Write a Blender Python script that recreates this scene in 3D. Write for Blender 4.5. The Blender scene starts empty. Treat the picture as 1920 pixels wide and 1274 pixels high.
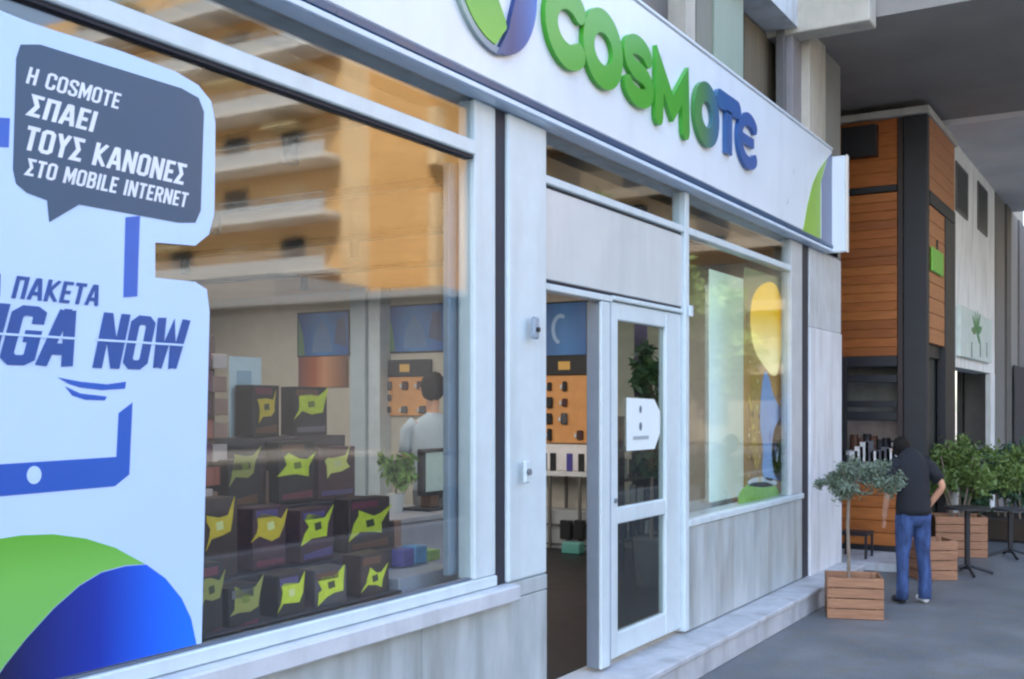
import bpy, bmesh, math, random
from mathutils import Vector, Matrix
random.seed(7)
S = bpy.context.scene
COL = S.collection
R = math.radians

# ------------------------------------------------------------------ camera / world / sun / exposure
CAM_D, CAM_H = 3.0, 1.85           # metres from the shopfront, eye height
FOC, CX, HY = 2050.0, 960.0, 762.0  # lens in units of the 1920-wide photograph, horizon height
TH = math.atan(1230.0 / FOC)
cT, sT = math.cos(TH), math.sin(TH)
cam = bpy.data.cameras.new('camera')
cam.sensor_width = 36; cam.lens = 36 * FOC / 1920
cam.shift_y = (HY - 637) / 1920
cam.clip_start = 0.05; cam.clip_end = 2000
camo = bpy.data.objects.new('camera', cam); COL.objects.link(camo)
camo.location = (0, -CAM_D, CAM_H)
camo.rotation_euler = (R(90), 0, TH - R(90))
S.camera = camo

SUN_DIR = Vector((-0.62, 0.42, 0.66)).normalized()   # from the scene towards the sun
world = bpy.data.worlds.new('World'); S.world = world; world.use_nodes = True
wn = world.node_tree; bg = wn.nodes['Background']
sky = wn.nodes.new('ShaderNodeTexSky'); sky.sky_type = 'NISHITA'; sky.sun_disc = False
sky.sun_elevation = math.asin(SUN_DIR.z)
sky.sun_rotation = math.atan2(SUN_DIR.x, SUN_DIR.y)
sky.air_density = 1.0; sky.dust_density = 2.0; sky.ozone_density = .8
wn.links.new(sky.outputs[0], bg.inputs[0]); bg.inputs[1].default_value = 0.15
sl = bpy.data.lights.new('sun', 'SUN'); sl.energy = 2.2; sl.angle = R(0.5); sl.color = (1, 0.93, 0.82)
slo = bpy.data.objects.new('sun', sl); COL.objects.link(slo)
slo.rotation_euler = (-SUN_DIR).to_track_quat('-Z', 'Y').to_euler()
S.view_settings.view_transform = 'Standard'; S.view_settings.look = 'None'
S.view_settings.gamma = 1; S.view_settings.exposure = 2.65
S.view_settings.use_curve_mapping = False
S.render.engine = 'CYCLES'
S.cycles.filter_width = 2.3
S.cycles.max_bounces = 10; S.cycles.transparent_max_bounces = 24
S.cycles.diffuse_bounces = 6

# ------------------------------------------------------------------ where a spot of the photograph lies in the place
def _k(px): return (px - CX) / FOC
def FX(px, y=0.0):                      # x of a picture column on a plane parallel to the shopfront
    k = _k(px); return (y + CAM_D) * (cT + k * sT) / (sT - k * cT)
def F(px, py, y=0.0):                   # (x, z) on such a plane
    x = FX(px, y); dep = x * cT + (y + CAM_D) * sT
    return x, CAM_H + (HY - py) * dep / FOC
def P(px, py, x):                       # (y, z) on a plane square to the shopfront
    k = _k(px); r = x * (sT - k * cT) / (cT + k * sT); dep = x * cT + r * sT
    return r - CAM_D, CAM_H + (HY - py) * dep / FOC
def G(px, py, z=0.0):                   # (x, y) on the ground
    dep = (CAM_H - z) * FOC / (py - HY); X = _k(px) * dep
    return dep * cT + X * sT, -CAM_D + dep * sT - X * cT

# ------------------------------------------------------------------ materials
def srgb(r, g, b):
    f = lambda c: (c / 255 / 12.92) if c / 255 <= .04045 else ((c / 255 + .055) / 1.055) ** 2.4
    return (f(r), f(g), f(b))
MATS = {}
def mat(name, col, rough=.5, metal=0, var=.08, scale=6, bump=0, bscale=60, spec=.5, stretch=None, col2=None, grime=0, coat=0, speck=0):
    m = bpy.data.materials.new(name); m.use_nodes = True
    n = m.node_tree.nodes; l = m.node_tree.links
    b = n['Principled BSDF']
    b.inputs['Roughness'].default_value = rough; b.inputs['Metallic'].default_value = metal
    b.inputs['Specular IOR Level'].default_value = spec
    if coat: b.inputs['Coat Weight'].default_value = coat; b.inputs['Coat Roughness'].default_value = .1
    tc = n.new('ShaderNodeTexCoord'); mp = n.new('ShaderNodeMapping')
    l.new(tc.outputs['Object'], mp.inputs[0])
    if stretch: mp.inputs['Scale'].default_value = stretch
    nz = n.new('ShaderNodeTexNoise'); nz.inputs['Scale'].default_value = scale
    nz.inputs['Detail'].default_value = 6; nz.inputs['Roughness'].default_value = .6
    l.new(mp.outputs[0], nz.inputs['Vector'])
    rp = n.new('ShaderNodeValToRGB'); l.new(nz.outputs['Fac'], rp.inputs[0])
    c2 = col2 if col2 else tuple(min(1, c * (1 + var)) for c in col)
    c1 = col if col2 else tuple(c * (1 - var) for c in col)
    rp.color_ramp.elements[0].position = .3; rp.color_ramp.elements[1].position = .7
    rp.color_ramp.elements[0].color = (*c1, 1); rp.color_ramp.elements[1].color = (*c2, 1)
    out = rp.outputs[0]
    if grime:
        g = n.new('ShaderNodeTexNoise'); g.inputs['Scale'].default_value = 1.7; g.inputs['Detail'].default_value = 9
        gm = n.new('ShaderNodeMapping'); gm.inputs['Scale'].default_value = (3.2, 3.2, .55)
        l.new(tc.outputs['Object'], gm.inputs[0]); l.new(gm.outputs[0], g.inputs['Vector'])
        gr = n.new('ShaderNodeValToRGB'); gr.color_ramp.elements[0].position = .48; gr.color_ramp.elements[1].position = .72
        gr.color_ramp.elements[0].color = (0, 0, 0, 1); gr.color_ramp.elements[1].color = (grime,) * 3 + (1,)
        l.new(g.outputs['Fac'], gr.inputs[0])
        mx = n.new('ShaderNodeMix'); mx.data_type = 'RGBA'
        l.new(gr.outputs[0], mx.inputs[0]); l.new(out, mx.inputs[6]); mx.inputs[7].default_value = (.16, .15, .12, 1)
        out = mx.outputs[2]
    if speck:
        sn = n.new('ShaderNodeTexNoise'); sn.inputs['Scale'].default_value = 90; sn.inputs['Detail'].default_value = 3
        l.new(tc.outputs['Object'], sn.inputs['Vector'])
        sr = n.new('ShaderNodeMapRange'); l.new(sn.outputs['Fac'], sr.inputs[0]); sr.inputs[1].default_value = .35; sr.inputs[2].default_value = .65; sr.inputs[3].default_value = 1-speck; sr.inputs[4].default_value = 1+speck
        sm = n.new('ShaderNodeVectorMath'); sm.operation = 'SCALE'; l.new(out, sm.inputs[0]); l.new(sr.outputs[0], sm.inputs['Scale']); out = sm.outputs[0]
    l.new(out, b.inputs['Base Color'])
    rr = n.new('ShaderNodeMapRange'); l.new(nz.outputs['Fac'], rr.inputs[0])
    rr.inputs[3].default_value = max(0, rough - .08); rr.inputs[4].default_value = min(1, rough + .08)
    l.new(rr.outputs[0], b.inputs['Roughness'])
    if bump:
        bn = n.new('ShaderNodeTexNoise'); bn.inputs['Scale'].default_value = bscale; bn.inputs['Detail'].default_value = 5
        l.new(mp.outputs[0], bn.inputs['Vector'])
        bp = n.new('ShaderNodeBump'); bp.inputs['Strength'].default_value = bump; bp.inputs['Distance'].default_value = .01
        l.new(bn.outputs['Fac'], bp.inputs['Height']); l.new(bp.outputs[0], b.inputs['Normal'])
    MATS[name] = m; return m

def grad(name, stops, axis='X', lo=0, hi=1, rough=.35, mode='CONSTANT', emit=0):
    """printed colour that runs along one axis of the object"""
    m = bpy.data.materials.new(name); m.use_nodes = True
    n = m.node_tree.nodes; l = m.node_tree.links; b = n['Principled BSDF']
    tc = n.new('ShaderNodeTexCoord'); sp = n.new('ShaderNodeSeparateXYZ'); l.new(tc.outputs['Object'], sp.inputs[0])
    mr = n.new('ShaderNodeMapRange'); l.new(sp.outputs[axis], mr.inputs[0])
    mr.inputs[1].default_value = lo; mr.inputs[2].default_value = hi
    rp = n.new('ShaderNodeValToRGB'); l.new(mr.outputs[0], rp.inputs[0])
    els = rp.color_ramp.elements
    while len(els) < len(stops): els.new(.5)
    for e, (p, c) in zip(els, stops): e.position = p; e.color = (*c, 1)
    l.new(rp.outputs[0], b.inputs['Base Color']); b.inputs['Roughness'].default_value = rough
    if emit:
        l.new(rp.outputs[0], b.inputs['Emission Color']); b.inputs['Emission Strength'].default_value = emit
    MATS[name] = m; return m

def glass(name, tint=(.95, .98, .98), f0=.068):
    """thin pane: part mirror (Schlick), part see-through"""
    m = bpy.data.materials.new(name); m.use_nodes = True
    n = m.node_tree.nodes; l = m.node_tree.links
    n.remove(n['Principled BSDF']); o = n['Material Output']
    t = n.new('ShaderNodeBsdfTransparent'); t.inputs[0].default_value = (*tint, 1)
    g = n.new('ShaderNodeBsdfGlossy'); g.inputs['Roughness'].default_value = .035
    ge = n.new('ShaderNodeNewGeometry')
    dt = n.new('ShaderNodeVectorMath'); dt.operation = 'DOT_PRODUCT'
    l.new(ge.outputs['Normal'], dt.inputs[0]); l.new(ge.outputs['Incoming'], dt.inputs[1])
    ab = n.new('ShaderNodeMath'); ab.operation = 'ABSOLUTE'; l.new(dt.outputs['Value'], ab.inputs[0])
    om = n.new('ShaderNodeMath'); om.operation = 'SUBTRACT'; om.inputs[0].default_value = 1; l.new(ab.outputs[0], om.inputs[1])
    pw = n.new('ShaderNodeMath'); pw.operation = 'POWER'; pw.inputs[1].default_value = 5; l.new(om.outputs[0], pw.inputs[0])
    ma = n.new('ShaderNodeMath'); ma.operation = 'MULTIPLY_ADD'; ma.inputs[1].default_value = 1-f0; ma.inputs[2].default_value = f0; l.new(pw.outputs[0], ma.inputs[0])
    tc = n.new('ShaderNodeTexCoord'); nz = n.new('ShaderNodeTexNoise'); nz.inputs['Scale'].default_value = 1.6
    l.new(tc.outputs['Object'], nz.inputs['Vector'])
    bp = n.new('ShaderNodeBump'); bp.inputs['Strength'].default_value = .04; bp.inputs['Distance'].default_value = .004
    l.new(nz.outputs['Fac'], bp.inputs['Height']); l.new(bp.outputs[0], g.inputs['Normal'])
    mx = n.new('ShaderNodeMixShader'); l.new(ma.outputs[0], mx.inputs[0]); l.new(t.outputs[0], mx.inputs[1]); l.new(g.outputs[0], mx.inputs[2])
    l.new(mx.outputs[0], o.inputs[0]); MATS[name] = m; return m

white_alu = mat('white_aluminium', (.62, .71, .73), .33, 0, .04, 9, grime=.15, bump=.03)
white_paint = mat('white_paint', (.68, .70, .72), .55, 0, .06, 3, grime=.35, bump=.08)
pier_stone = mat('pier_stone', (.55, .58, .59), .5, 0, .1, 4, grime=.35, bump=.08)
marble = mat('marble', (.37, .42, .42), .38, 0, .12, 2.2, stretch=(2.2, 2, .7), col2=(.54, .59, .59), grime=.5, bump=.04)
step_stone = mat('step_stone', (.42, .44, .46), .5, 0, .1, 5, col2=(.56, .58, .6), grime=.4, bump=.15)
black = mat('black_metal', (.015, .016, .02), .45, 0, .2)
track_dark = mat('track_dark', (.012, .016, .03), .6, 0, .2)
blue_trim = mat('blue_trim', srgb(14, 70, 108), .3, 0, .08)
soffit_alu = mat('soffit_alu', (.62, .74, .88), .3, 0, .06)
sign_white = mat('sign_white', (.74, .80, .84), .3, 0, .03, 2, grime=.06)
sign_cream = mat('sign_cream', (.80, .76, .68), .35, 0, .04)
grey_panel = mat('grey_panel', (.62, .64, .63), .22, 0, .06, 1.5, grime=.1)
clear = glass('window_glass')
clear_door = glass('door_glass', (.74, .80, .80), .07)
paveM = mat('pavement_grey', (.105, .12, .132), .55, 0, .25, 1.3, col2=(.195, .205, .21), bump=.35, bscale=140, grime=.75, speck=.22)
roadM = mat('road_asphalt', (.05, .05, .052), .85, 0, .25, 9, bump=.4, bscale=120)
groundM = mat('ground_earth', (.20, .18, .15), .9, 0, .2, .4)
ceilM = mat('shop_ceiling_tan', srgb(196, 146, 92), .6, 0, .14, 1.0, col2=srgb(214, 170, 118))
wallM = mat('interior_wall', (.56, .52, .46), .7, 0, .06)
wallblue = mat('interior_panel', (.45, .53, .60), .5, 0, .06)
floorM = mat('shop_floor', (.018, .017, .02), .45, 0, .2)
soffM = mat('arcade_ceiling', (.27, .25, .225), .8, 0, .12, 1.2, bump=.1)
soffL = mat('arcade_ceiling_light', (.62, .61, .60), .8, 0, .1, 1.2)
beige = mat('beige_concrete', (.48, .44, .36), .7, 0, .1, 4, grime=.3, bump=.15)
greygreen = mat('grey_green_blind', (.30, .36, .28), .6, 0, .05, 2, stretch=(8, 1, .4))
greydark = mat('grey_frame', (.13, .125, .12), .5, 0, .1)
curtain = mat('brown_curtain', (.16, .13, .085), .8, 0, .35, 3, stretch=(10, 1, .3))
woodO = mat('orange_wood', (.27, .075, .010), .55, 0, .3, 3, stretch=(1.5, 1.5, 14), col2=(.42, .125, .018), bump=.15, bscale=20)
woodO2 = mat('orange_wood_dark', (.22, .058, .008), .55, 0, .3, 3, stretch=(1.5, 1.5, 14), col2=(.34, .10, .015), bump=.15, bscale=20)
woodO3 = mat('orange_wood_pale', (.31, .09, .012), .5, 0, .3, 3, stretch=(1.5, 1.5, 14), col2=(.46, .15, .03), bump=.15, bscale=20)
woods = [woodO, woodO, woodO2, woodO3]
woodC = mat('crate_wood', (.26, .12, .06), .65, 0, .3, 4, stretch=(1, 1, 10), col2=(.42, .215, .115), bump=.3, bscale=25)
leafO = mat('olive_leaf', (.07, .10, .06), .6, 0, .4, 40, col2=(.20, .26, .19))
leafG = mat('green_leaf', (.045, .10, .02), .55, 0, .4, 40, col2=(.20, .28, .07))
leafD = mat('dark_leaf', (.02, .06, .03), .55, 0, .4, 40, col2=(.06, .13, .06))
bark = mat('bark', (.22, .17, .13), .85, 0, .2, 12, bump=.5)
tan = mat('tan_render', srgb(222, 180, 124), .8, 0, .07, .8)
tan2 = mat('tan_render_pale', srgb(232, 198, 150), .8, 0, .07, .8)
balw = mat('balcony_white', (.74, .72, .68), .7, 0, .06)
dgrey = mat('dark_grey_render', (.10, .10, .11), .8, 0, .15)
winD = mat('window_dark', (.018, .018, .018), .45, 0, .2)
awnY = mat('awning_cream', (.62, .52, .28), .7, 0, .1)

# ------------------------------------------------------------------ builders
def new_obj(name, me, parent=None, m=None):
    o = bpy.data.objects.new(name, me); COL.objects.link(o)
    if m and me and not me.materials: me.materials.append(m)
    if parent: o.parent = parent
    return o
def tag(o, label=None, cat=None, group=None, kind=None):
    if label: o['label'] = label
    if cat: o['category'] = cat
    if group: o['group'] = group
    if kind: o['kind'] = kind
    return o
def thing(name, label, cat, loc=(0, 0, 0), group=None, rotz=0):
    o = bpy.data.objects.new(name, None); o.empty_display_size = .1
    COL.objects.link(o); o.location = loc; o.rotation_euler = (0, 0, rotz)
    return tag(o, label, cat, group)
def origin_of(p):
    v = Vector((0, 0, 0))
    while p is not None: v += p.location; p = p.parent
    return v
def finish(name, bm, m, parent=None, local=False, smooth=False):
    """bm in world metres unless local; linked as one mesh under parent"""
    if parent is not None and not local:
        bmesh.ops.translate(bm, verts=bm.verts, vec=-origin_of(parent))
    bmesh.ops.recalc_face_normals(bm, faces=bm.faces)
    me = bpy.data.meshes.new(name); bm.to_mesh(me); bm.free()
    if smooth:
        for p in me.polygons: p.use_smooth = True
    return new_obj(name, me, parent, m)
def add_box(bm, x0, x1, y0, y1, z0, z1, bev=0):
    if x0 > x1: x0, x1 = x1, x0
    if y0 > y1: y0, y1 = y1, y0
    if z0 > z1: z0, z1 = z1, z0
    t = bmesh.new()
    v = [t.verts.new(c) for c in ((x0,y0,z0),(x1,y0,z0),(x1,y1,z0),(x0,y1,z0),(x0,y0,z1),(x1,y0,z1),(x1,y1,z1),(x0,y1,z1))]
    for f in ((0,3,2,1),(4,5,6,7),(0,1,5,4),(1,2,6,5),(2,3,7,6),(3,0,4,7)): t.faces.new([v[i] for i in f])
    if bev:
        b = min(bev, .45 * min(x1-x0, y1-y0, z1-z0))
        bmesh.ops.bevel(t, geom=list(t.edges), offset=b, segments=1, affect='EDGES')
    me = bpy.data.meshes.new('t'); t.to_mesh(me); t.free(); bm.from_mesh(me); bpy.data.meshes.remove(me)
def box(name, x0, x1, y0, y1, z0, z1, m, parent=None, bev=.004, local=False):
    bm = bmesh.new(); add_box(bm, x0, x1, y0, y1, z0, z1, bev)
    return finish(name, bm, m, parent, local)
def add_prism(bm, pts, y0, y1):
    """polygon in (x, z) with thickness along y"""
    a = [bm.verts.new((x, y0, z)) for x, z in pts]; b = [bm.verts.new((x, y1, z)) for x, z in pts]
    f1 = bm.faces.new(a); f2 = bm.faces.new(b[::-1])
    n = len(pts)
    for i in range(n): bm.faces.new((a[i], b[i], b[(i+1) % n], a[(i+1) % n]))
    bm.normal_update(); bmesh.ops.triangulate(bm, faces=[f1, f2])
def prism(name, pts, y0, y1, m, parent=None, local=False):
    bm = bmesh.new(); add_prism(bm, pts, y0, y1); return finish(name, bm, m, parent, local)
def smooth_poly(pts, it=2):
    for _ in range(it):
        q = []
        for i in range(len(pts)):
            a, b = pts[i], pts[(i+1) % len(pts)]
            q += [(a[0]*.75+b[0]*.25, a[1]*.75+b[1]*.25), (a[0]*.25+b[0]*.75, a[1]*.25+b[1]*.75)]
        pts = q
    return pts
def add_tube(bm, p0, p1, r0, r1=None, n=10):
    r1 = r0 if r1 is None else r1
    p0, p1 = Vector(p0), Vector(p1); d = (p1 - p0).normalized()
    u = d.orthogonal().normalized(); w = d.cross(u)
    A = [bm.verts.new(p0 + (u*math.cos(2*math.pi*i/n) + w*math.sin(2*math.pi*i/n))*r0) for i in range(n)]
    B = [bm.verts.new(p1 + (u*math.cos(2*math.pi*i/n) + w*math.sin(2*math.pi*i/n))*r1) for i in range(n)]
    for i in range(n): bm.faces.new((A[i], A[(i+1)%n], B[(i+1)%n], B[i]))
    bm.faces.new(A[::-1]); bm.faces.new(B)
def tube(name, p0, p1, r0, m, parent=None, r1=None, n=12, local=False):
    bm = bmesh.new(); add_tube(bm, p0, p1, r0, r1, n); return finish(name, bm, m, parent, local)
def ribbon(bm, pts, w, y0, y1, closed=False, cap=True):
    """stroke of width w along (x, z) points, thick from y0 to y1"""
    n = len(pts); L, Rr = [], []
    for i in range(n):
        a = pts[i-1] if (i > 0 or closed) else pts[i]
        b = pts[(i+1) % n] if (i < n-1 or closed) else pts[i]
        p = pts[i]
        d1 = Vector((p[0]-a[0], p[1]-a[1])); d2 = Vector((b[0]-p[0], b[1]-p[1]))
        if d1.length < 1e-9: d1 = d2
        if d2.length < 1e-9: d2 = d1
        d1.normalize(); d2.normalize(); t = (d1 + d2)
        t = t.normalized() if t.length > 1e-6 else d1
        nn = Vector((-t.y, t.x)); c = max(.35, nn.dot(Vector((-d1.y, d1.x)))); h = w/2/c
        L.append((p[0]+nn.x*h, p[1]+nn.y*h)); Rr.append((p[0]-nn.x*h, p[1]-nn.y*h))
    out = L[:]
    if closed:
        va = [[bm.verts.new((q[0], y, q[1])) for q in s] for s in (L, Rr) for y in (y0, y1)]
        l0, l1, r0, r1 = va
        for i in range(n):
            j = (i+1) % n
            bm.faces.new((l0[i], l0[j], r0[j], r0[i])); bm.faces.new((l1[i], r1[i], r1[j], l1[j]))
            bm.faces.new((l0[i], l1[i], l1[j], l0[j])); bm.faces.new((r0[i], r0[j], r1[j], r1[i]))
        return
    if cap:
        def arc(c, frm, to):
            a0 = math.atan2(frm[1]-c[1], frm[0]-c[0]); r = math.hypot(frm[0]-c[0], frm[1]-c[1])
            return [(c[0]+r*math.cos(a0-math.pi*k/6), c[1]+r*math.sin(a0-math.pi*k/6)) for k in range(1, 6)]
        out += arc(pts[-1], L[-1], Rr[-1]) + Rr[::-1] + arc(pts[0], Rr[0], L[0])
    else: out += Rr[::-1]
    add_prism(bm, out, y0, y1)

def _arc(cx, cy, rx, ry, a0, a1, n=8): return [(cx+rx*math.cos(math.radians(a0+(a1-a0)*i/n)), cy+ry*math.sin(math.radians(a0+(a1-a0)*i/n))) for i in range(n+1)]
_o = [(.14, 0), (.36, 0), (.43, .10), (.43, .90), (.36, 1), (.14, 1), (.07, .90), (.07, .10)]
GLYPH = {  # strokes in a cell one high, condensed capitals
 'I': (.16, [[(.08, 0), (.08, 1)]]),
 'H': (.50, [[(.08, 0), (.08, 1)], [(.42, 0), (.42, 1)], [(.08, .5), (.42, .5)]]),
 'C': (.50, [[(.43, .66), (.43, .86), (.34, .93), (.16, .93), (.07, .84), (.07, .16), (.16, .07), (.34, .07), (.43, .14), (.43, .34)]]),
 'G': (.50, [[(.43, .70), (.43, .86), (.34, .93), (.16, .93), (.07, .84), (.07, .16), (.16, .07), (.34, .07), (.43, .14), (.43, .49), (.26, .49)]]),
 'O': (.50, [[(.25, .07), (.34, .07), (.43, .16), (.43, .84), (.34, .93), (.16, .93), (.07, .84), (.07, .16), (.16, .07), (.25, .07)]]),
 'S': (.48, [[(.41, .70), (.41, .86), (.33, .93), (.15, .93), (.07, .85), (.07, .66), (.41, .36), (.41, .15), (.33, .07), (.15, .07), (.07, .14), (.07, .30)]]),
 'M': (.62, [[(.07, 0), (.07, 1)], [(.08, .97), (.31, .30), (.54, .97)], [(.55, 0), (.55, 1)]]),
 'T': (.46, [[(0, .92), (.46, .92)], [(.23, 0), (.23, .92)]]),
 'E': (.42, [[(.42, .93), (.08, .93), (.08, .07), (.42, .07)], [(.08, .5), (.37, .5)]]),
 'Σ': (.46, [[(.45, .93), (.09, .93), (.27, .50), (.08, .07), (.45, .07)]]),
 'Π': (.50, [[(.08, 0), (.08, .92), (.42, .92), (.42, 0)]]),
 'A': (.54, [[(.05, 0), (.23, .97)], [(.31, .97), (.49, 0)], [(.13, .30), (.41, .30)], [(.20, .94), (.34, .94)]]),
 'Y': (.50, [[(.06, 1), (.25, .48), (.44, 1)], [(.25, 0), (.25, .5)]]),
 'K': (.52, [[(.08, 0), (.08, 1)], [(.46, 1), (.14, .50), (.47, 0)]]),
 'N': (.54, [[(.08, 0), (.08, 1)], [(.09, .95), (.45, .05)], [(.46, 0), (.46, 1)]]),
 'B': (.50, [[(.08, .07), (.34, .07), (.42, .16), (.42, .42), (.34, .52), (.08, .52)], [(.08, .53), (.33, .53), (.40, .62), (.40, .84), (.33, .93), (.08, .93)], [(.08, 0), (.08, 1)]]),
 'L': (.42, [[(.08, 1), (.08, .07), (.42, .07)]]),
 'R': (.50, [[(.08, 0), (.08, 1)], [(.08, .93), (.34, .93), (.42, .84), (.42, .60), (.34, .50), (.08, .50)], [(.28, .50), (.44, 0)]]),
 'W': (.72, [[(.06, 1), (.18, .05)], [(.18, .05), (.36, .85), (.54, .05)], [(.54, .05), (.66, 1)]]),
 ' ': (.26, [])}
def text_mesh(body, x0, x1, z0, z1, y, shear=0, w=.155, depth=.0008):
    bm = bmesh.new(); cx = 0; layer = 0
    for ch in body:
        adv, strokes = GLYPH[ch]
        for k, st_ in enumerate(strokes):
            ribbon(bm, [(cx+a, b) for a, b in st_], w, y-depth-.0001*k, y-.0001*k, cap=False)
        cx += adv + .10
    for v in bm.verts: v.co.z = min(1, max(0, v.co.z)); v.co.x += shear * v.co.z
    xs = [v.co.x for v in bm.verts]; a, b = min(xs), max(xs)
    for v in bm.verts:
        v.co.x = x0 + (v.co.x-a)/(b-a)*(x1-x0); v.co.z = z0 + v.co.z*(z1-z0)
    return bm

def skin(name, joints, edges, m, parent, root=0, sub=2):
    """joints: (x, y, z, rx, ry); a skin-modifier body frozen to a mesh, local to parent"""
    me = bpy.data.meshes.new(name); me.from_pydata([j[:3] for j in joints], edges, [])
    o = bpy.data.objects.new(name, me); COL.objects.link(o)
    md = o.modifiers.new('s', 'SKIN')
    lay = me.skin_vertices[0].data if me.skin_vertices else None
    if lay is None:
        bm = bmesh.new(); bm.from_mesh(me); bm.verts.layers.skin.verify(); bm.to_mesh(me); bm.free(); lay = me.skin_vertices[0].data
    for i, j in enumerate(joints):
        lay[i].radius = (j[3], j[4] if len(j) > 4 else j[3]); lay[i].use_root = (i == root)
    md.use_smooth_shade = True
    sb = o.modifiers.new('u', 'SUBSURF'); sb.levels = sub; sb.render_levels = sub
    dg = bpy.context.evaluated_depsgraph_get(); dg.update()
    out = bpy.data.meshes.new_from_object(o.evaluated_get(dg))
    bpy.data.objects.remove(o); bpy.data.meshes.remove(me)
    out.name = name; out.materials.clear()
    for p in out.polygons: p.use_smooth = True
    return new_obj(name, out, parent, m)
def loft(bm, rings, n=18, cap=True):
    """rings (x, y, z, rx, ry): rx to the side, ry across, square to the path"""
    R_ = []
    for i, r in enumerate(rings):
        a = Vector(rings[max(0, i-1)][:3]); b = Vector(rings[min(len(rings)-1, i+1)][:3]); d = (b-a).normalized()
        sd = Vector((1, 0, 0)) - d*d.x
        sd = sd.normalized() if sd.length > .3 else Vector((0, 1, 0)).cross(d).normalized()
        q = d.cross(sd); c = Vector(r[:3])
        R_.append([bm.verts.new(c + sd*math.cos(2*math.pi*k/n)*r[3] + q*math.sin(2*math.pi*k/n)*r[4]) for k in range(n)])
    for A, B_ in zip(R_[:-1], R_[1:]):
        for k in range(n): bm.faces.new((A[k], A[(k+1)%n], B_[(k+1)%n], B_[k]))
    if cap: bm.faces.new(R_[0][::-1]); bm.faces.new(R_[-1])
def cloth(name, chains, m, parent, wr=.006, seed=1):
    rnd_ = random.Random(seed); bm = bmesh.new()
    for c in chains: loft(bm, c)
    bmesh.ops.subdivide_edges(bm, edges=bm.edges[:], cuts=1, use_grid_fill=True, smooth=.6)
    for v in bm.verts: v.co += Vector((math.sin(v.co.z*55+v.co.x*31), math.sin(v.co.z*47+v.co.y*39), 0))*wr*.5*rnd_.uniform(.6, 1.2)
    return finish(name, bm, m, parent, local=True, smooth=True)
def copy_thing(o, loc, label, rotz=None, scale=None):
    c = o.copy(); COL.objects.link(c); c.location = loc; c['label'] = label
    if rotz is not None: c.rotation_euler = (0, 0, rotz)
    if scale: c.scale = scale
    def rec(a, b):
        for ch in list(a.children):
            d = ch.copy(); COL.objects.link(d); d.parent = b; rec(ch, d)
    rec(o, c); return c
def foliage(name, blobs, n, size, m, parent, narrow=.35, seed=1):
    """leaf-sized faces spread through clumps; blobs (cx, cy, cz, rx, ry, rz)"""
    rnd = random.Random(seed); bm = bmesh.new()
    clumps = []
    for b in blobs:
        for _ in range(14):
            d = Vector((rnd.gauss(0,1), rnd.gauss(0,1), rnd.gauss(0,1))).normalized() * rnd.uniform(.35, 1)
            clumps.append((Vector((b[0]+d.x*b[3], b[1]+d.y*b[4], b[2]+d.z*b[5])), .28 * (b[3]+b[4]+b[5])/3))
    for _ in range(n):
        c, r = rnd.choice(clumps)
        p = c + Vector((rnd.gauss(0,1), rnd.gauss(0,1), rnd.gauss(0,1))) * r * .6
        d = Vector((rnd.gauss(0,1), rnd.gauss(0,1), rnd.gauss(.3,1))).normalized(); s = size * rnd.uniform(.6, 1.3)
        w = d.orthogonal().normalized(); w.rotate(Matrix.Rotation(rnd.uniform(0, 6.28), 3, d)); w *= s * narrow
        q = [p - d*s*.5, p + w*.5, p + d*s*.5, p - w*.5]
        bm.faces.new([bm.verts.new(v) for v in q])
    me = bpy.data.meshes.new(name); bm.to_mesh(me); bm.free()
    return new_obj(name, me, parent, m)

# ================================================================== SETTING
ZF = .20     # shop threshold above the pavement
tag(box('ground', -420, 480, -420, 480, -.9, -.16, groundM, bev=0), kind='structure')
tag(box('road', -120, 140, -24, -7.0, -.155, -.12, roadM, bev=0), kind='structure')
tag(box('pavement', -60, 60, -6.8, 14, -.15, 0, paveM, bev=0), kind='structure')
tag(box('kerb', -60, 60, -7.0, -6.8, -.15, .01, step_stone, bev=.01), kind='structure')
tag(box('far_pavement', -120, 140, -30, -24, -.15, 0, mat('far_pavement', (.34, .31, .27), .8, 0, .1), bev=0), kind='structure')

# ---- the shop building: walls, piers, sills, upper floors
xG0 = 0.9
xW1 = FX(887); xT0 = FX(930); xT1 = FX(948); xP1 = FX(1020)       # window / track / pier
xD0, xD1, xD2 = FX(1128), FX(1150), FX(1286)                       # frame post, leaf, thin post
xR1, xRt0, xRt1, xE = FX(1482), FX(1504), FX(1516), FX(1575)
ZT, ZS = 3.40, 4.43
shop = thing('shop_building', 'white shopfront building with marble base, big windows and a glass door', 'building', (6, 0, 0))
box('pier', xT1, xP1 - .0, -.02, .22, .915, ZT, white_alu, shop, .012)
box('pier', xRt1, xE, -.02, .35, .0, 2.62, white_paint, shop, .01)
box('pier_cap', xRt1, xE, -.01, .35, 2.624, 3.40, pier_stone, shop, .006)
box('shutter_track', xT0, xT1, .004, .2, .915, ZT, track_dark, shop, 0)
box('shutter_track', xRt0, xRt1, .004, .2, ZF, ZT, track_dark, shop, 0)
# wall under the big window, as separate marble slabs with open joints
xs = [-.2, 1.35, 3.05, 4.15, xP1]
for i in range(len(xs)-1):
    box('marble_slab', xs[i]+.0025, xs[i+1]-.0025, -.02, .04, .0, .826, marble, shop, .003)
box('under_window_wall', -.2, xP1-.004, .045, .25, .0, .826, beige, shop, 0)
box('stone_sill', -.2, xT1 + .02, -.085, .3, .83, .912, mat('sill_stone', (.60, .63, .66), .45, 0, .08, 5, grime=.3, bump=.1), shop, .008)
box('stone_sill', xT1+.023, xP1, -.02, .22, .83, .912, marble, shop, .004)
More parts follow.
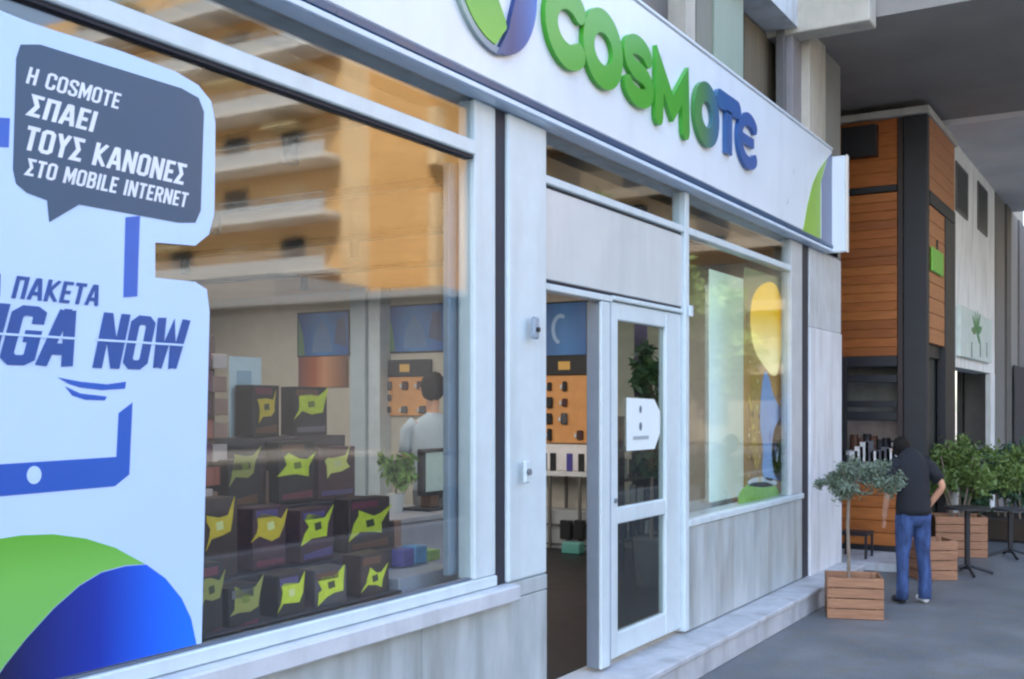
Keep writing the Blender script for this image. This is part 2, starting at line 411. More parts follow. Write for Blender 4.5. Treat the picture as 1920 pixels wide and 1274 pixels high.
# right panel under the small window, in slabs
pw = (xRt0 - xD2 - .05) / 2
for i in range(2):
    box('marble_slab', xD2+.05+i*pw+.002, xD2+.05+(i+1)*pw-.002, .0, .05, ZF+.01, .965, marble, shop, .003)
box('window_ledge', xD2+.03, xRt0, -.02, .2, .97, 1.02, white_alu, shop, .006)
# upper wall, mass of the building above (keeps the sun off the front)
box('lintel', -.2, xE, .02, .35, 3.42, 4.0, pier_stone, shop, 0)
box('upper_wall', -30, FX(1140)-.02, .05, .4, 4.0, 19, beige, shop, 0)
box('roof_slab', -30, 32, .42, 16, 17.8, 18.8, beige, shop, 0)
box('upper_wall', FX(1140), 32, .3, .7, 5.75, 19, beige, shop, 0)
box('west_wall', -30, -.3, .05, .4, 0, 4.0, beige, shop, 0)
box('side_wall', -30.4, -30.0, .05, 16, 0, 19, beige, shop, 0)
box('rear_wall', -30, 32, 15.6, 16, 0, 19, beige, shop, 0)
# mezzanine windows above the sign
def up(px0, px1, m, name, y0=.12, y1=.2, z0=4.3, z1=5.42):
    box(name, FX(px0, y0), FX(px1, y0), y0, y1, z0, z1, m, shop, .004)
up(1141, 1284, greydark, 'blind_panel', .2, .24)
up(1287, 1304, beige, 'mullion', .05, .2)
up(1306, 1338, mat('olive_grey', (.22, .22, .17), .7), 'blind_panel', .16, .22)
up(1340, 1394, greygreen, 'blind_panel', .14, .2)
up(1396, 1482, curtain, 'curtain', .3, .34)
up(1470, 1484, greydark, 'mullion', .12, .2)
up(1486, 1504, mat('mauve_grey', (.24, .22, .22), .6), 'mullion', .06, .2)
up(1505, 1516, black, 'shutter_track', .08, .2)
up(1518, 1548, beige, 'pilaster', -.02, .3, 3.42, 6.2)
up(1549, 1576, mat('pilaster_grey', (.24, .235, .21), .7, grime=.2), 'pilaster', .02, .3, 3.42, 6.2)
box('upper_lintel', FX(1300), FX(1510), -.0, .3, 5.43, 5.74, pier_stone, shop, 0)
box('mezzanine_floor', FX(1100), xE, .36, 3, 4.0, 4.3, beige, shop, 0)
box('mezzanine_back', FX(1100), xE, 2.9, 3, 4.3, 5.7, greydark, shop, 0)

# step running along the door and the small window
st = thing('stone_step', 'long low pale stone step under the door and small window', 'step', (xP1-.3, -.27, 0))
xq = [xP1-.15, xD2-.3, 9.3, xE-.1]
for i in range(3):
    box('stone', xq[i]+.002, xq[i+1]-.002, -.27, .18, .0, .155, step_stone, st, .006)
    box('tread', xq[i]+.002, xq[i+1]-.002, -.29, .18, .158, ZF, step_stone, st, .008)

# interior shell
yB = 9.5; xI = 11.6
tag(box('floor', -.2, xI, .19, yB, .05, ZF-.002, floorM, bev=0), kind='structure')
cl = tag(box('ceiling', -.2, xI, .21, yB, 3.42, 3.5, ceilM, bev=0), kind='structure')
tag(box('wall_back', -.2, xI, yB, yB+.1, ZF, 3.42, wallM, bev=0), kind='structure')
tag(box('wall_side', xI, xI+.1, .36, yB, ZF, 3.42, wallM, bev=0), kind='structure')
tag(box('wall_left', -.3, -.2, .1, yB, ZF, 3.42, wallM, bev=0), kind='structure')

# arcade ceiling beyond the shop
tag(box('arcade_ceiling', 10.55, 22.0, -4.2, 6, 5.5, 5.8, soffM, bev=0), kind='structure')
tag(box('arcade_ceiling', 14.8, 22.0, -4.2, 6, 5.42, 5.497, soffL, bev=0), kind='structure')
tag(box('ceiling_beam', 10.25, 10.52, -.66, 1.0, 5.38, 5.75, beige, bev=.01), kind='structure')

# ================================================================== BIG WINDOW (left)
win = new_obj('shop_window', None, shop); win.location = (0, 0, 0)
ox = origin_of(win)
def fr(name, *a, m=white_alu, p=win, bev=.006): return box(name, *a, m, p, bev)
fr('frame_rail', -.2, xT0, -.01, .08, .915, .972)
fr('frame_stile', xW1+.012, xT0-.035, -.004, .10, .974, ZT)
fr('frame_stile', xT0-.032, xT0-.003, .0, .10, .974, ZT)
fr('transom_bar', -.2, xW1-.002, -.02, .09, 3.112, 3.185)
fr('gasket', -.2, xW1-.002, .0, .05, 3.095, 3.110, m=track_dark, bev=0)
fr('gasket', -.2, xW1-.002, .012, .04, .974, .984, m=mat('gasket_grey', (.12, .15, .2), .5), bev=0)
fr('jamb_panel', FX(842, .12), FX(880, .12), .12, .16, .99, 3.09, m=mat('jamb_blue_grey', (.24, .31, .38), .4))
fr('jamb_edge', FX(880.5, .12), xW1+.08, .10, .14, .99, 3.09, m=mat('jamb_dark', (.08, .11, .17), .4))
fr('glass', -.2, xW1+.01, .022, .030, .986, 3.094, m=clear, bev=0)
fr('glass', -.2, xW1+.01, .022, .030, 3.187, ZT, m=clear, bev=0)

# ================================================================== DOOR UNIT
unit = new_obj('door_frame', None, shop)
def du(name, *a, m=white_alu, bev=.006): return box(name, *a, m, unit, bev)
du('side_post', xD0, xD1-.045, .0, .022, ZF+.02, 2.50)
du('side_post', xD1-.042, xD1-.002, .012, .09, ZF+.02, 2.50, m=mat('post_shadow', (.30, .37, .46), .4))  # blue-grey post beside the white one
du('head_rail', xP1+.002, xD1-.004, .0, .09, 2.505, 2.545)
du('head_rail', xD1+.002, xD2-.05, .0, .09, 2.520, 2.550)
du('gap_line', xP1+.002, xD2-.05, .02, .08, 2.552, 2.565, m=track_dark, bev=0)
du('fascia_panel', xP1+.002, xD2-.05, .01, .06, 2.568, 3.085, m=grey_panel)
du('gap_line', xP1+.002, xD2-.05, .02, .08, 3.087, 3.100, m=track_dark, bev=0)
du('transom_bar', xP1+.002, xD2-.05, -.01, .09, 3.102, 3.150)
du('thin_post', xD2-.045, xD2+.03, -.015, .09, ZF+.02, ZT)
du('hinge', xD2-.01, xD2+.05, -.04, -.017, 2.50, 2.58)
du('glass', xP1+.002, xD2-.05, .03, .038, 3.152, ZT, m=clear, bev=0)
# inner jamb seen in the open doorway
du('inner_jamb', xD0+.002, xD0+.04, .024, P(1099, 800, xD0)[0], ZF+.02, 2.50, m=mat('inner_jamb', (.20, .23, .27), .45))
# the leaf that stands closed
leaf = new_obj('door', None, shop); leaf['label'] = 'white door leaf with glazed upper and lower panes'
def dl(name, *a, m=white_alu, bev=.008): return box(name, *a, m, leaf, bev)
a, b_ = xD1+.003, xD2-.05
gl, gr_ = FX(1163), FX(1253)
dl('stile', a, gl, .015, .075, ZF+.045, 2.512)
dl('stile', gr_, b_-.003, .015, .075, ZF+.045, 2.512)
dl('rail', gl+.002, gr_-.002, .017, .073, 2.40, 2.512)
dl('rail', gl+.002, gr_-.002, .017, .073, 1.095, 1.20)
dl('rail', gl+.002, gr_-.002, .017, .073, ZF+.045, .40)
dl('pane', gl, gr_, .040, .047, 1.202, 2.398, m=clear_door, bev=0)
dl('pane', gl, gr_, .040, .047, .402, 1.093, m=clear_door, bev=0)
tube('lock', ((gl-.05), .012, 1.25), ((gl-.05), .002, 1.25), .016, mat('lock_grey', (.3, .33, .36), .3, .5), leaf)

# ---- small window (right)
rw = new_obj('shop_window', None, shop)
def rf(name, *a, m=white_alu, bev=.006): return box(name, *a, m, rw, bev)
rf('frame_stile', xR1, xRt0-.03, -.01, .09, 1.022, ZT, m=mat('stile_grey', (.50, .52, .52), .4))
rf('frame_stile', xRt0-.027, xRt0-.002, .01, .09, 1.022, ZT)
rf('transom_bar', xD2+.032, xR1-.002, -.01, .09, 3.10, 3.155)
rf('glass', xD2+.032, xR1-.002, .025, .033, 1.024, 3.098, m=clear, bev=0)
rf('glass', xD2+.032, xR1-.002, .025, .033, 3.157, ZT, m=clear, bev=0)
rf('glazing_bead', xD2+.034, xD2+.055, .0, .022, 1.024, 3.098)

# little fittings on the pier
bell = thing('door_bell', 'small grey bell push high on the white pier left of the door', 'bell', (FX(1000), -.05, 2.4))
x, z = F(1000, 612, -.05); box('back_plate', x-.03, x+.03, -.075, -.047, z-.07, z+.05, mat('fitting_grey', (.30, .36, .42), .4), bell, .008)
tube('button', (x, -.076, z-.02), (x, -.088, z-.02), .014, black, bell)
lock = thing('key_switch', 'small round shutter key switch on the white pier', 'switch', (FX(985), -.05, 1.5))
x, z = F(985, 885, -.05); box('back_plate', x-.028, x+.028, -.068, -.047, z-.06, z+.06, white_alu, lock, .008)
tube('lock_barrel', (x, -.069, z), (x, -.082, z), .018, mat('barrel', (.3, .32, .35), .3, .6), lock)

scr = bmesh.new()
for px, py in ((1000, 596), (1000, 630)):
    x, z = F(px, py, -.076); add_tube(scr, (x, -.076, z), (x, -.079, z), .004, n=8)
tag(finish('screws', scr, greydark, bell), kind='stuff')
# ================================================================== SIGN
SY = -.10
sgn = thing('shop_sign', 'long white fascia sign with green and blue lettering and a round emblem', 'sign', (6, SY, ZT))
sx1 = FX(1561, SY)
box('sign_box', -.2, sx1, SY+.004, .015, 3.478, ZS, sign_white, sgn, .01)
box('lower_trim', -.2, sx1, SY-.006, SY+.012, 3.436, 3.476, blue_trim, sgn, .004)
box('lower_profile', -.2, sx1, SY-.003, SY+.012, 3.405, 3.434, soffit_alu, sgn, .004)
box('soffit', -.2, sx1, SY+.014, .015, 3.405, 3.474, soffit_alu, sgn, .003)
box('top_cap', -.2, sx1, SY-.006, .03, ZS+.002, ZS+.022, sign_white, sgn, .003)
gM = mat('letter_green', srgb(62, 160, 38), .3, 0, .06)
gGrad = grad('letter_colour', [(0, srgb(70, 165, 40)), (.52, srgb(66, 160, 48)), (.63, srgb(76, 128, 84)), (.72, srgb(48, 96, 150)), (1, srgb(58, 92, 160))], 'X', 5.15-6, 8.85-6, .3)
z0, z1 = 3.735, 4.205; H = z1 - z0; W_ = .14
def arcpts(cx, cz, rx, rz, a0, a1, n=18): return [(cx+rx*math.cos(R(a0+(a1-a0)*i/n)), cz+rz*math.sin(R(a0+(a1-a0)*i/n))) for i in range(n+1)]
zc = (z0+z1)/2; rz = H/2 - W_/2
def letter(fn):
    bm = bmesh.new(); fn(bm); o = finish('letter', bm, gGrad, sgn); return o
ys = (SY-.028, SY+.003)
cw = .46
def Lx(i): return FX([1066, 1133, 1199, 1263, 1327, 1368, 1404][i], SY-.03)
def lC(bm): c = Lx(0); ribbon(bm, arcpts(c+.01, zc, .20, rz, 48, 312, 24), W_, *ys)
def lO(bm, i=1, rx=.195): c = Lx(i); ribbon(bm, arcpts(c, zc, rx, rz, 0, 360-12, 29), W_, *ys, closed=True)
def lS(bm):
    c = Lx(2); q = rz/2
    p = arcpts(c, zc+q, .16, q, 25, 270, 16) + arcpts(c, zc-q, .17, q, 90, -155, 16)[1:]
    ribbon(bm, p, W_*.86, *ys)
def lM(bm):
    c = Lx(3); h = .235; ribbon(bm, [(c-h, z0+.03), (c-h+.015, z1-.13), (c, z0+.13), (c+h-.015, z1-.13), (c+h, z0+.03)], W_*.92, *ys)
def lT(bm):
    c = Lx(5); ribbon(bm, [(c-.2, z1-.05), (c+.2, z1-.05)], W_, *ys); ribbon(bm, [(c, z1-.104), (c, z0+.04)], W_*.95, *ys, cap=False)
def lE(bm):
    c = Lx(6); ribbon(bm, arcpts(c+.02, zc, .22, rz+.01, 48, 312, 24), W_*.72, *ys); ribbon(bm, [(c-.15, zc), (c+.14, zc)], W_*.55, *ys, cap=False)
letter(lC); letter(lO); letter(lS); letter(lM); letter(lambda bm: lO(bm, 4, .18)); letter(lT); letter(lE)
# round emblem
emb = new_obj('emblem', None, sgn)
ecx, ecz, er = 4.65, 4.025, .41
def disc(pts, y0, y1, m, nm): 
    bm = bmesh.new(); add_prism(bm, pts, y0, y1); return finish(nm, bm, m, emb)
rim = bmesh.new(); ribbon(rim, arcpts(ecx, ecz, er-.018, er-.018, 110, 276, 36), .036, SY-.02, SY+.003, cap=False)
finish('rim', rim, grad('rim_colour', [(0, srgb(160, 182, 170)), (1, srgb(110, 120, 150))], 'X', ecx-6-er, ecx-6+.1), emb)
gpt = arcpts(ecx, ecz, er-.04, er-.04, 125, 268, 22) + [F(943, 55, SY), F(941, 40, SY), F(922, -15, SY), (ecx-.17, ecz+.24)]
disc(gpt, SY-.024, SY+.003, grad('emblem_green', [(0, srgb(122, 190, 60)), (.5, srgb(92, 165, 38)), (1, srgb(96, 160, 50))], 'Z', .2, .9), 'green_half')
bpt = arcpts(ecx, ecz, er-.005, er-.005, 271, 420, 24) + [(ecx+.12, ecz+.26), F(963, -15, SY), F(950, 40, SY), F(947, 57, SY)]
disc(bpt, SY-.024, SY+.003, grad('emblem_blue', [(0, srgb(60, 84, 130)), (.35, srgb(28, 48, 108)), (.7, srgb(34, 78, 150)), (1, srgb(40, 108, 190))], 'X', ecx-6, ecx-6+er), 'blue_half')
# printed swoosh at the right end
def Fs(pts, y): return [F(px, py, y) for px, py in pts]
prism('swoosh', Fs([(1551, 297), (1534, 322), (1524, 346), (1514, 388), (1506, 434), (1539, 448), (1539, 345)], SY), SY+.001, SY+.02, mat('swoosh_green', srgb(140, 186, 52), .3), sgn)
prism('swoosh', Fs([(1541, 451), (1560, 460), (1560, 288), (1552, 298), (1541, 340)], SY), SY+.001, SY+.02, mat('swoosh_blue', srgb(92, 104, 140), .3), sgn)
bl = thing('blade_sign', 'narrow white light box standing out at the right end of the long sign', 'sign', (sx1+.06, SY, 3.4))
box('sign_box', sx1+.01, sx1+.07, -.225, .015, 3.40, 4.37, sign_white, bl, .012)
box('edge_trim', sx1+.006, sx1+.074, -.245, -.227, 3.395, 4.375, sign_cream, bl, .006)

# ================================================================== WINDOW VINYL (printed decal on the glass)
vin = thing('window_decal', 'large pale blue vinyl advert with speech bubble covering the left window', 'advert', (2.0, .012, .99))
vw = mat('vinyl_pale_blue', srgb(192, 218, 252), .35, 0, .03, 1.2)
vy = .012
out = [(0, 55), (50, 40), (110, 60), (230, 97), (330, 135), (372, 160), (396, 190), (404, 230), (402, 400), (392, 440), (366, 461), (291, 455), (291, 521), (366, 529), (388, 543), (393, 585), (388, 800), (383, 1000), (378, 1204)]
pp = [F(px, py, vy) for px, py in out]
pp[-1] = (pp[-1][0], .988)
pp = [(.7, 3.02)] + [(1.7, 3.06)] + [p for p in pp[1:]] + [(.7, .988)]
def chaikin_keep(p): return p
prism('backing', pp, vy, vy+.006, vw, vin)
sb = mat('bubble_slate', srgb(54, 82, 108), .4, 0, .05, 2)
bub = [(30, 110), (38, 84), (75, 84), (340, 166), (372, 184), (382, 210), (376, 395), (366, 418), (335, 418), (148, 384), (92, 417), (88, 376), (50, 362), (30, 345), (24, 318)]
prism('speech_bubble', Fs(bub, vy), vy-.0016, vy-.0006, sb, vin)
vb = grad('vinyl_blue', [(0, srgb(22, 70, 170)), (1, srgb(30, 92, 185))], 'X', -1, .6)
vbl = mat('vinyl_line_blue', srgb(48, 98, 190), .35)
def pv(pts, m, nm, dy=0): prism(nm, Fs(pts, vy), vy-.0016-dy, vy-.0006-dy, m, vin)
pv([(235, 408), (262, 405), (257, 556), (231, 558)], vbl, 'device_outline')
pv([(-60, 218), (18, 222), (16, 277), (-60, 272)], vbl, 'device_outline')
pv([(248, 755), (222, 775), (218, 857), (-80, 876), (-80, 938), (215, 912), (242, 890)], vb, 'device_outline')
hc = F(63, 891, vy)
bmh = bmesh.new(); add_prism(bmh, arcpts(hc[0], hc[1], .025, .028, 0, 345, 23), vy-.0035, vy-.002); finish('home_button', bmh, vw, vin)
pv([(108, 708), (150, 716), (200, 721), (236, 716), (234, 729), (190, 732), (150, 727), (128, 720)], vb, 'speed_line')
pv([(122, 725), (150, 738), (200, 744), (196, 751), (160, 750), (135, 742)], vb, 'speed_line')
def Ft(pts):
    return [F(px, py, vy) for px, py in pts]
grn = grad('vinyl_green', [(0, srgb(120, 188, 96)), (.55, srgb(118, 192, 84)), (1, srgb(92, 168, 40))], 'Z', .1, .5)
blu = grad('vinyl_ball_blue', [(0, srgb(10, 14, 50)), (.45, srgb(12, 48, 160)), (.8, srgb(16, 108, 245)), (1, srgb(24, 124, 250))], 'X', 0, .85, mode='LINEAR')
g = [(-90, 1040), (-30, 1015), (40, 1004), (100, 1002), (160, 1010), (215, 1027), (272, 1058), (235, 1060), (190, 1072), (150, 1096), (100, 1140), (50, 1195), (10, 1245), (-30, 1300)]
gp = Ft(g); gp = [p if p[1] > .989 else (p[0], .989) for p in gp] + [(1.4, .989)]
prism('green_wave', gp, vy-.0016, vy-.0006, grn, vin)
bq = [(274, 1059), (310, 1085), (340, 1122), (358, 1160), (368, 1204)]
bp_ = Ft(bq); bp_[-1] = (bp_[-1][0], .989)
bp_ += [(F(-30, 1300, vy)[0], .989)] + Ft([(10, 1247), (50, 1197), (100, 1142), (150, 1098), (190, 1074), (235, 1062)])
prism('blue_ball', bp_, vy-.0016, vy-.0006, blu, vin)
tw = mat('text_white', (.78, .82, .88), .4); tb = mat('text_blue', srgb(28, 78, 150), .4)
tyy = vy-.0018
def txt(body, x0, x1, z0, z1, m, shear=.22, w=.15, nm='lettering'):
    return finish(nm, text_mesh(body, x0, x1, z0, z1, tyy, shear, w), m, vin)
txt('H COSMOTE', 2.112, FX(232), 2.843, 2.897, tw)
txt('ΣΠAEI', 2.110, FX(188), 2.745, 2.815, tw, w=.17)
txt('TOYΣ KANONEΣ', 2.115, FX(355), 2.638, 2.715, tw, w=.17)
txt('ΣTO MOBILE INTERNET', 2.105, FX(358), 2.560, 2.614, tw, w=.16)
txt('NEA ΠAKETA', 1.87, FX(189), 2.178, 2.248, tb, w=.16)
txt('GIGA', 1.84, FX(147), 1.975, 2.16, tb, .25, .2)
txt('NOW', FX(177), FX(361), 1.975, 2.16, tb, .25, .2)
box('split_line', 1.84, FX(145), tyy-.0022, tyy-.0012, 2.064, 2.071, vw, vin, 0)
box('split_line', FX(182), FX(352), tyy-.0022, tyy-.0012, 2.064, 2.071, vw, vin, 0)

# ================================================================== REFLECTED STREET (down the road, mirrored in the panes)
BX = 48.0
apt = thing('apartment_building', 'sunlit tan apartment block with white balconies mirrored in the big shop window', 'building', (BX+5, -48, 0))
box('wall', BX, BX+12, -70, -36.2, 0, 28, tan, apt, 0)
box('end_wall', BX-1.2, BX+12, -36, -34.1, 0, 28, tan2, apt, 0)
box('end_wall', BX-1.1, BX+12, -34.09, -30.2, 0, 28, mat('tan_deep', srgb(224, 172, 106), .8, 0, .1, .6), apt, 0)
box('end_wall', BX-1.25, BX-.5, -30.1, -29.6, 0, 13.0, tan2, apt, 0)
box('end_wall', BX-1.25, BX-.5, -30.1, -29.6, 14.5, 17.5, tan2, apt, 0)
zb = 2.9; k = 0
while zb < 26:
    b = box('balcony', BX-2.2, BX-.01, -66, -36.4, zb, zb+.28, balw, apt, 0)
    rl = bmesh.new(); add_box(rl, BX-2.2, BX-2.12, -66, -36.4, zb+.29, zb+.9)
    add_box(rl, BX-2.18, BX-2.14, -66, -36.4, zb+1.2, zb+1.26)
    for i in range(24): add_box(rl, BX-2.18, BX-2.14, -66+i*1.28, -65.95+i*1.28, zb+.9, zb+1.2)
    finish('railing', rl, mat('rail_pale%d' % k, (.55, .56, .56), .6), apt)
    for i in range(6):
        y = -41.5 - i*4.6
        w = box('window', BX-.05, BX-.005, y, y+1.9, zb+.3, zb+2.5, winD if (i+k) % 3 else tan2, apt, 0)
        if (i*3+k) % 4 == 0: box('awning', BX-1.5, BX-.06, y-.2, y+2.3, zb+2.3, zb+2.5, awnY, apt, 0)
    zb += 3.15; k += 1
low = thing('low_building', 'low dark grey flat roofed building in front of the tan block', 'building', (BX-8, -45, 0))
box('wall', BX-12, BX-6, -64, -22, 0, 6.3, dgrey, low, 0)
box('roof_edge', BX-12.3, BX-5.8, -64.3, -30.5, 6.3, 7.7, mat('roof_edge', (.36, .37, .38), .7), low, 0)
box('roof_edge', BX-12.3, BX-5.8, -30.45, -21.7, 6.3, 6.6, MATS['roof_edge'], low, 0)
# building straight across the road that also fills reflections on the left
opp = thing('office_building', 'pale rendered building across the road mirrored faintly in the panes', 'building', (-4, -36, 0))
box('wall', -50, 26, -42, -31, 0, 15, mat('opp_render', (.42, .40, .37), .8), opp, 0)
for fl in range(4):
    for i in range(16):
        box('window', -44+i*4.3, -42.4+i*4.3, -31.02, -30.9, 1.4+fl*3.4, 3.2+fl*3.4, winD, opp, 0)

SPOT_W = 8.5
brn = thing('apartment_building', 'brown block closing the street, mirrored in the door and small window', 'building', (56, -12, 0))
box('wall', 53, 60, -29, 1, 0, 22, mat('brown_render', srgb(92, 84, 72), .8, 0, .15, .5), brn, 0)
for fl in range(6):
    box('balcony', 51.8, 52.99, -27, -2, 3.4+fl*3.1, 3.9+fl*3.1, mat('brown_balcony', srgb(112, 104, 92), .8), brn, 0)
    for i in range(6): box('window', 52.9, 52.99, -26+i*4.2, -24.4+i*4.2, 1.0+fl*3.1, 3.0+fl*3.1, winD, brn, 0)
for i, (tx_, ty_, lb) in enumerate(((25.5, -9.2, 'nearest'), (31, -10.5, 'middle'), (37.5, -11.5, 'farthest'))):
    t = thing('street_tree', 'green street tree mirrored in the door and small window, %s of three' % lb, 'tree', (tx_, ty_, -.12), 'street trees mirrored in the glass')
    bm = bmesh.new(); add_tube(bm, (0, 0, 0), (.1, 0, 2.6), .16, .1, 10)
    for k in range(5): add_tube(bm, (.1, 0, 2.4), (.1+1.5*math.cos(k*1.26), 1.5*math.sin(k*1.26), 4.4), .07, .03, 7)
    finish('trunk', bm, bark, t, local=True)
    foliage('crown', [(0, 0, 4.6, 2.2, 2.2, 1.5), (1, .8, 3.9, 1.5, 1.5, 1.2), (-1.1, -.5, 4.1, 1.5, 1.5, 1.3), (0, 0, 6, 1.5, 1.5, 1.1), (.3, -1.2, 3.2, 1.1, 1.1, .9)], 7000, .28, leafG, t, .6, 20+i)

# ================================================================== INTERIOR OF THE SHOP
blueS = grad('poster_blue', [(0, srgb(30, 80, 160)), (.5, srgb(64, 130, 200)), (1, srgb(26, 60, 130))], 'Y', -.5, .5, .3)
def wallposter(px0, px1, py0, py1, label, m, nm='wall_poster', x=xI):
    ya, za = P(px0, py0, x-.03); yb, zb_ = P(px1, py1, x-.03)
    t = thing(nm, label, 'poster', (x-.03, (ya+yb)/2, min(za, zb_)))
    box('board', x-.03, x-.004, yb, ya, zb_, za, black, t, .004)
    box('print', x-.034, x-.031, yb+.02, ya-.02, zb_+.02, za-.02, m, t, 0)
    return t, ya, yb, za, zb_
t1 = wallposter(557, 655, 587, 668, 'blue wall poster seen left of the white partition inside the shop', blueS)
t2 = wallposter(724, 836, 574, 660, 'blue wall poster seen right of the white partition inside the shop', blueS)
t3 = wallposter(1016, 1102, 568, 668, 'bright blue wall poster with pale crescent seen through the open doorway', blueS)
for tt, k in ((t1, 0), (t2, 1)):
    ya, yb, za, zb_ = tt[1:]
    def yz(u, v): return (ya+(yb-ya)*u, zb_+(za-zb_)*v)
    for j, (sh_, c) in enumerate((([(.03, .04), (.16, .04), (.12, .5), (.03, .9)], (.10, .22, .12)), ([(.3, .1), (.7, .1), (.62, .55), (.48, .8), (.34, .5)], (.10, .22, .45)), ([(.72, .3), (.95, .2), (.92, .85), (.78, .8)], (.05, .08, .18)))):
        bm = bmesh.new(); vv = [bm.verts.new((xI-.036-.0005*j, *yz(u, v))) for u, v in sh_]; bm.faces.new(vv)
        r = bmesh.ops.extrude_face_region(bm, geom=bm.faces[:]); bmesh.ops.translate(bm, verts=[g_ for g_ in r['geom'] if isinstance(g_, bmesh.types.BMVert)], vec=(.0004, 0, 0))
        finish('printed_shape', bm, mat('poster_shape_%d%d' % (k, j), c, .4), tt[0])
cy, cz = (t3[1]+t3[2])/2+.05, (t3[3]+t3[4])/2
bm = bmesh.new(); ribbon(bm, [(a, b) for a, b in arcpts(0, 0, .1, .16, 70, 250, 12)], .05, 0, .003)
bmesh.ops.rotate(bm, verts=bm.verts, cent=(0,0,0), matrix=Matrix.Rotation(R(-90), 3, 'Z')); bmesh.ops.translate(bm, verts=bm.verts, vec=(xI-.04, cy, cz))
finish('crescent', bm, mat('pale_print', (.35, .55, .85), .4), t3[0])
def accessory_wall(px0, px1, py0, py1, label, rows, cols):
    ya, za = P(px0, py0, xI-.06); yb, zb_ = P(px1, py1, xI-.06)
    t = thing('accessory_display', label, 'display', (xI-.06, (ya+yb)/2, zb_))
    box('header', xI-.08, xI-.004, yb, ya, za-.22, za, black, t, .004)
    box('header_emblem', xI-.086, xI-.081, (ya+yb)/2-.08, (ya+yb)/2+.08, za-.16, za-.06, mat('gold_print', (.75, .45, .12), .5), t, .01)
    box('back_board', xI-.05, xI-.004, yb, ya, zb_, za-.222, mat('amber_board', (.72, .34, .12), .5, 0, .1), t, .004)
    for r in range(rows):
        for c in range(cols):
            y = yb + (c+.5)*(ya-yb)/cols + random.uniform(-.02, .02); z = za-.26 - (r+.5)*(za-.26-zb_)/rows
            h = (za-.26-zb_)/rows*random.uniform(.5, .85); w = (ya-yb)/cols*random.uniform(.25, .5)
            if random.random() < .15: continue
            box('hanging_pack', xI-.085, xI-.052, y-w/2, y+w/2, z-h/2, z+h/2, random.choice([black, black, mat('pack_deep%d' % random.randrange(10**6), (.08, .03, .03), .5), dgrey]), t, .012)
            box('price_card', xI-.080, xI-.053, y+w/2+.004, y+w/2+.03, z-.03, z+.02, white_paint, t, .002)
    return t
accessory_wall(1016, 1104, 670, 832, 'amber accessory board with black header seen through the open doorway', 4, 3)
accessory_wall(716, 806, 676, 780, 'amber accessory board under the blue poster seen through the big window', 3, 3)
warm = thing('wall_poster', 'warm toned portrait poster under the blue poster left of the partition', 'poster', (xI-.03, 7, 2))
ya, za = P(560, 670, xI-.02); yb, zb_ = P(652, 726, xI-.02)
box('print', xI-.03, xI-.004, yb, ya, zb_, za, grad('portrait', [(0, srgb(90, 60, 50)), (.45, srgb(214, 150, 110)), (.62, srgb(180, 96, 56)), (1, srgb(90, 62, 70))], 'Y', -.5, .5), warm, .003)
# phone shelf through the doorway
sh = thing('phone_shelf', 'white shelf with upright phones seen through the open doorway', 'shelf', (xI-.4, 3.2, ZF))
ya, za = P(1016, 838, xI-.35); yb, zb_ = P(1104, 884, xI-.35)
box('back_panel', xI-.06, xI-.01, yb-.2, ya+.3, zb_-.1, za+.02, mat('bright_white', (.8, .78, .8), .4), sh, .004)
box('shelf_board', xI-.5, xI-.065, yb-.2, ya+.3, zb_-.06, zb_-.01, white_paint, sh, .004)
for i, px in enumerate((1020, 1037, 1068, 1090)):
    y, z = P(px, 862, xI-.35); box('phone', xI-.36, xI-.34, y-.04, y+.04, zb_-.008, zb_+.2, black if i != 2 else mat('violet_phone', (.08, .07, .3), .3), sh, .006)
bm = bmesh.new()
for px in (1030, 1086):
    y, _ = P(px, 900, xI-.5); add_box(bm, xI-.5, xI-.47, y-.015, y+.015, ZF, zb_-.062)
    add_box(bm, xI-.1, xI-.07, y-.015, y+.015, ZF, zb_-.062)
finish('shelf_legs', bm, greydark, sh)
for px0, px1, py0, py1, m in ((1050, 1072, 975, 1012, black), (1078, 1098, 975, 1010, dgrey)):
    pass
cab = thing('low_cabinet', 'low pale cabinet with dark bags under the phone shelf', 'cabinet', (xI-.4, 3.3, ZF))
y1_, z1_ = P(1012, 955, xI-.4); y0_, z0_ = P(1104, 1070, xI-.4)
box('body', xI-.42, xI-.12, y0_-.3, y1_+.3, z0_+.05, z1_, mat('cabinet_grey', (.40, .42, .44), .5), cab, .005)
for i in range(2):
    z = z0_+.05+(z1_-z0_)*(i+1)/3; box('shelf_edge', xI-.45, xI-.425, y0_-.3, y1_+.3, z, z+.02, greydark, cab, .002)
for px0, px1 in ((1052, 1072), (1078, 1096)):
    a1, zz1 = P(px0, 975, xI-.5); a0, zz0 = P(px1, 1012, xI-.5); box('bag', xI-.54, xI-.455, a0, a1, zz0, zz1, black, cab, .01)
bag = thing('shopping_bag', 'green and blue carrier bag standing below the dark bags inside the doorway', 'bag', (xI-.7, 3.1, ZF))
a1, zz1 = P(1060, 1015, xI-.7); a0, zz0 = P(1094, 1092, xI-.7)
box('body', xI-.8, xI-.66, a0, a1, ZF, zz1, grad('bag_print', [(0, (.10, .35, .30)), (1, (.35, .60, .62))], 'Z', 0, .6), bag, .01)

# partition and doorway frame inside, seen through the big window
part = thing('glass_partition', 'tall pale blue grey partition post inside the shop', 'partition', (0, 0, ZF))
y1_, _ = P(656, 700, xI-.3); y0_, _ = P(684, 700, xI-.3)
box('post', xI-.3, xI-.01, y0_, y1_, ZF, 3.41, wallblue, part, .006)
y3_, _ = P(690, 700, xI-.25); y2_, _ = P(712, 700, xI-.25)
box('post', xI-.25, xI-.01, y2_, y3_, ZF, 3.41, mat('partition_light', (.55, .62, .68), .4), part, .006)

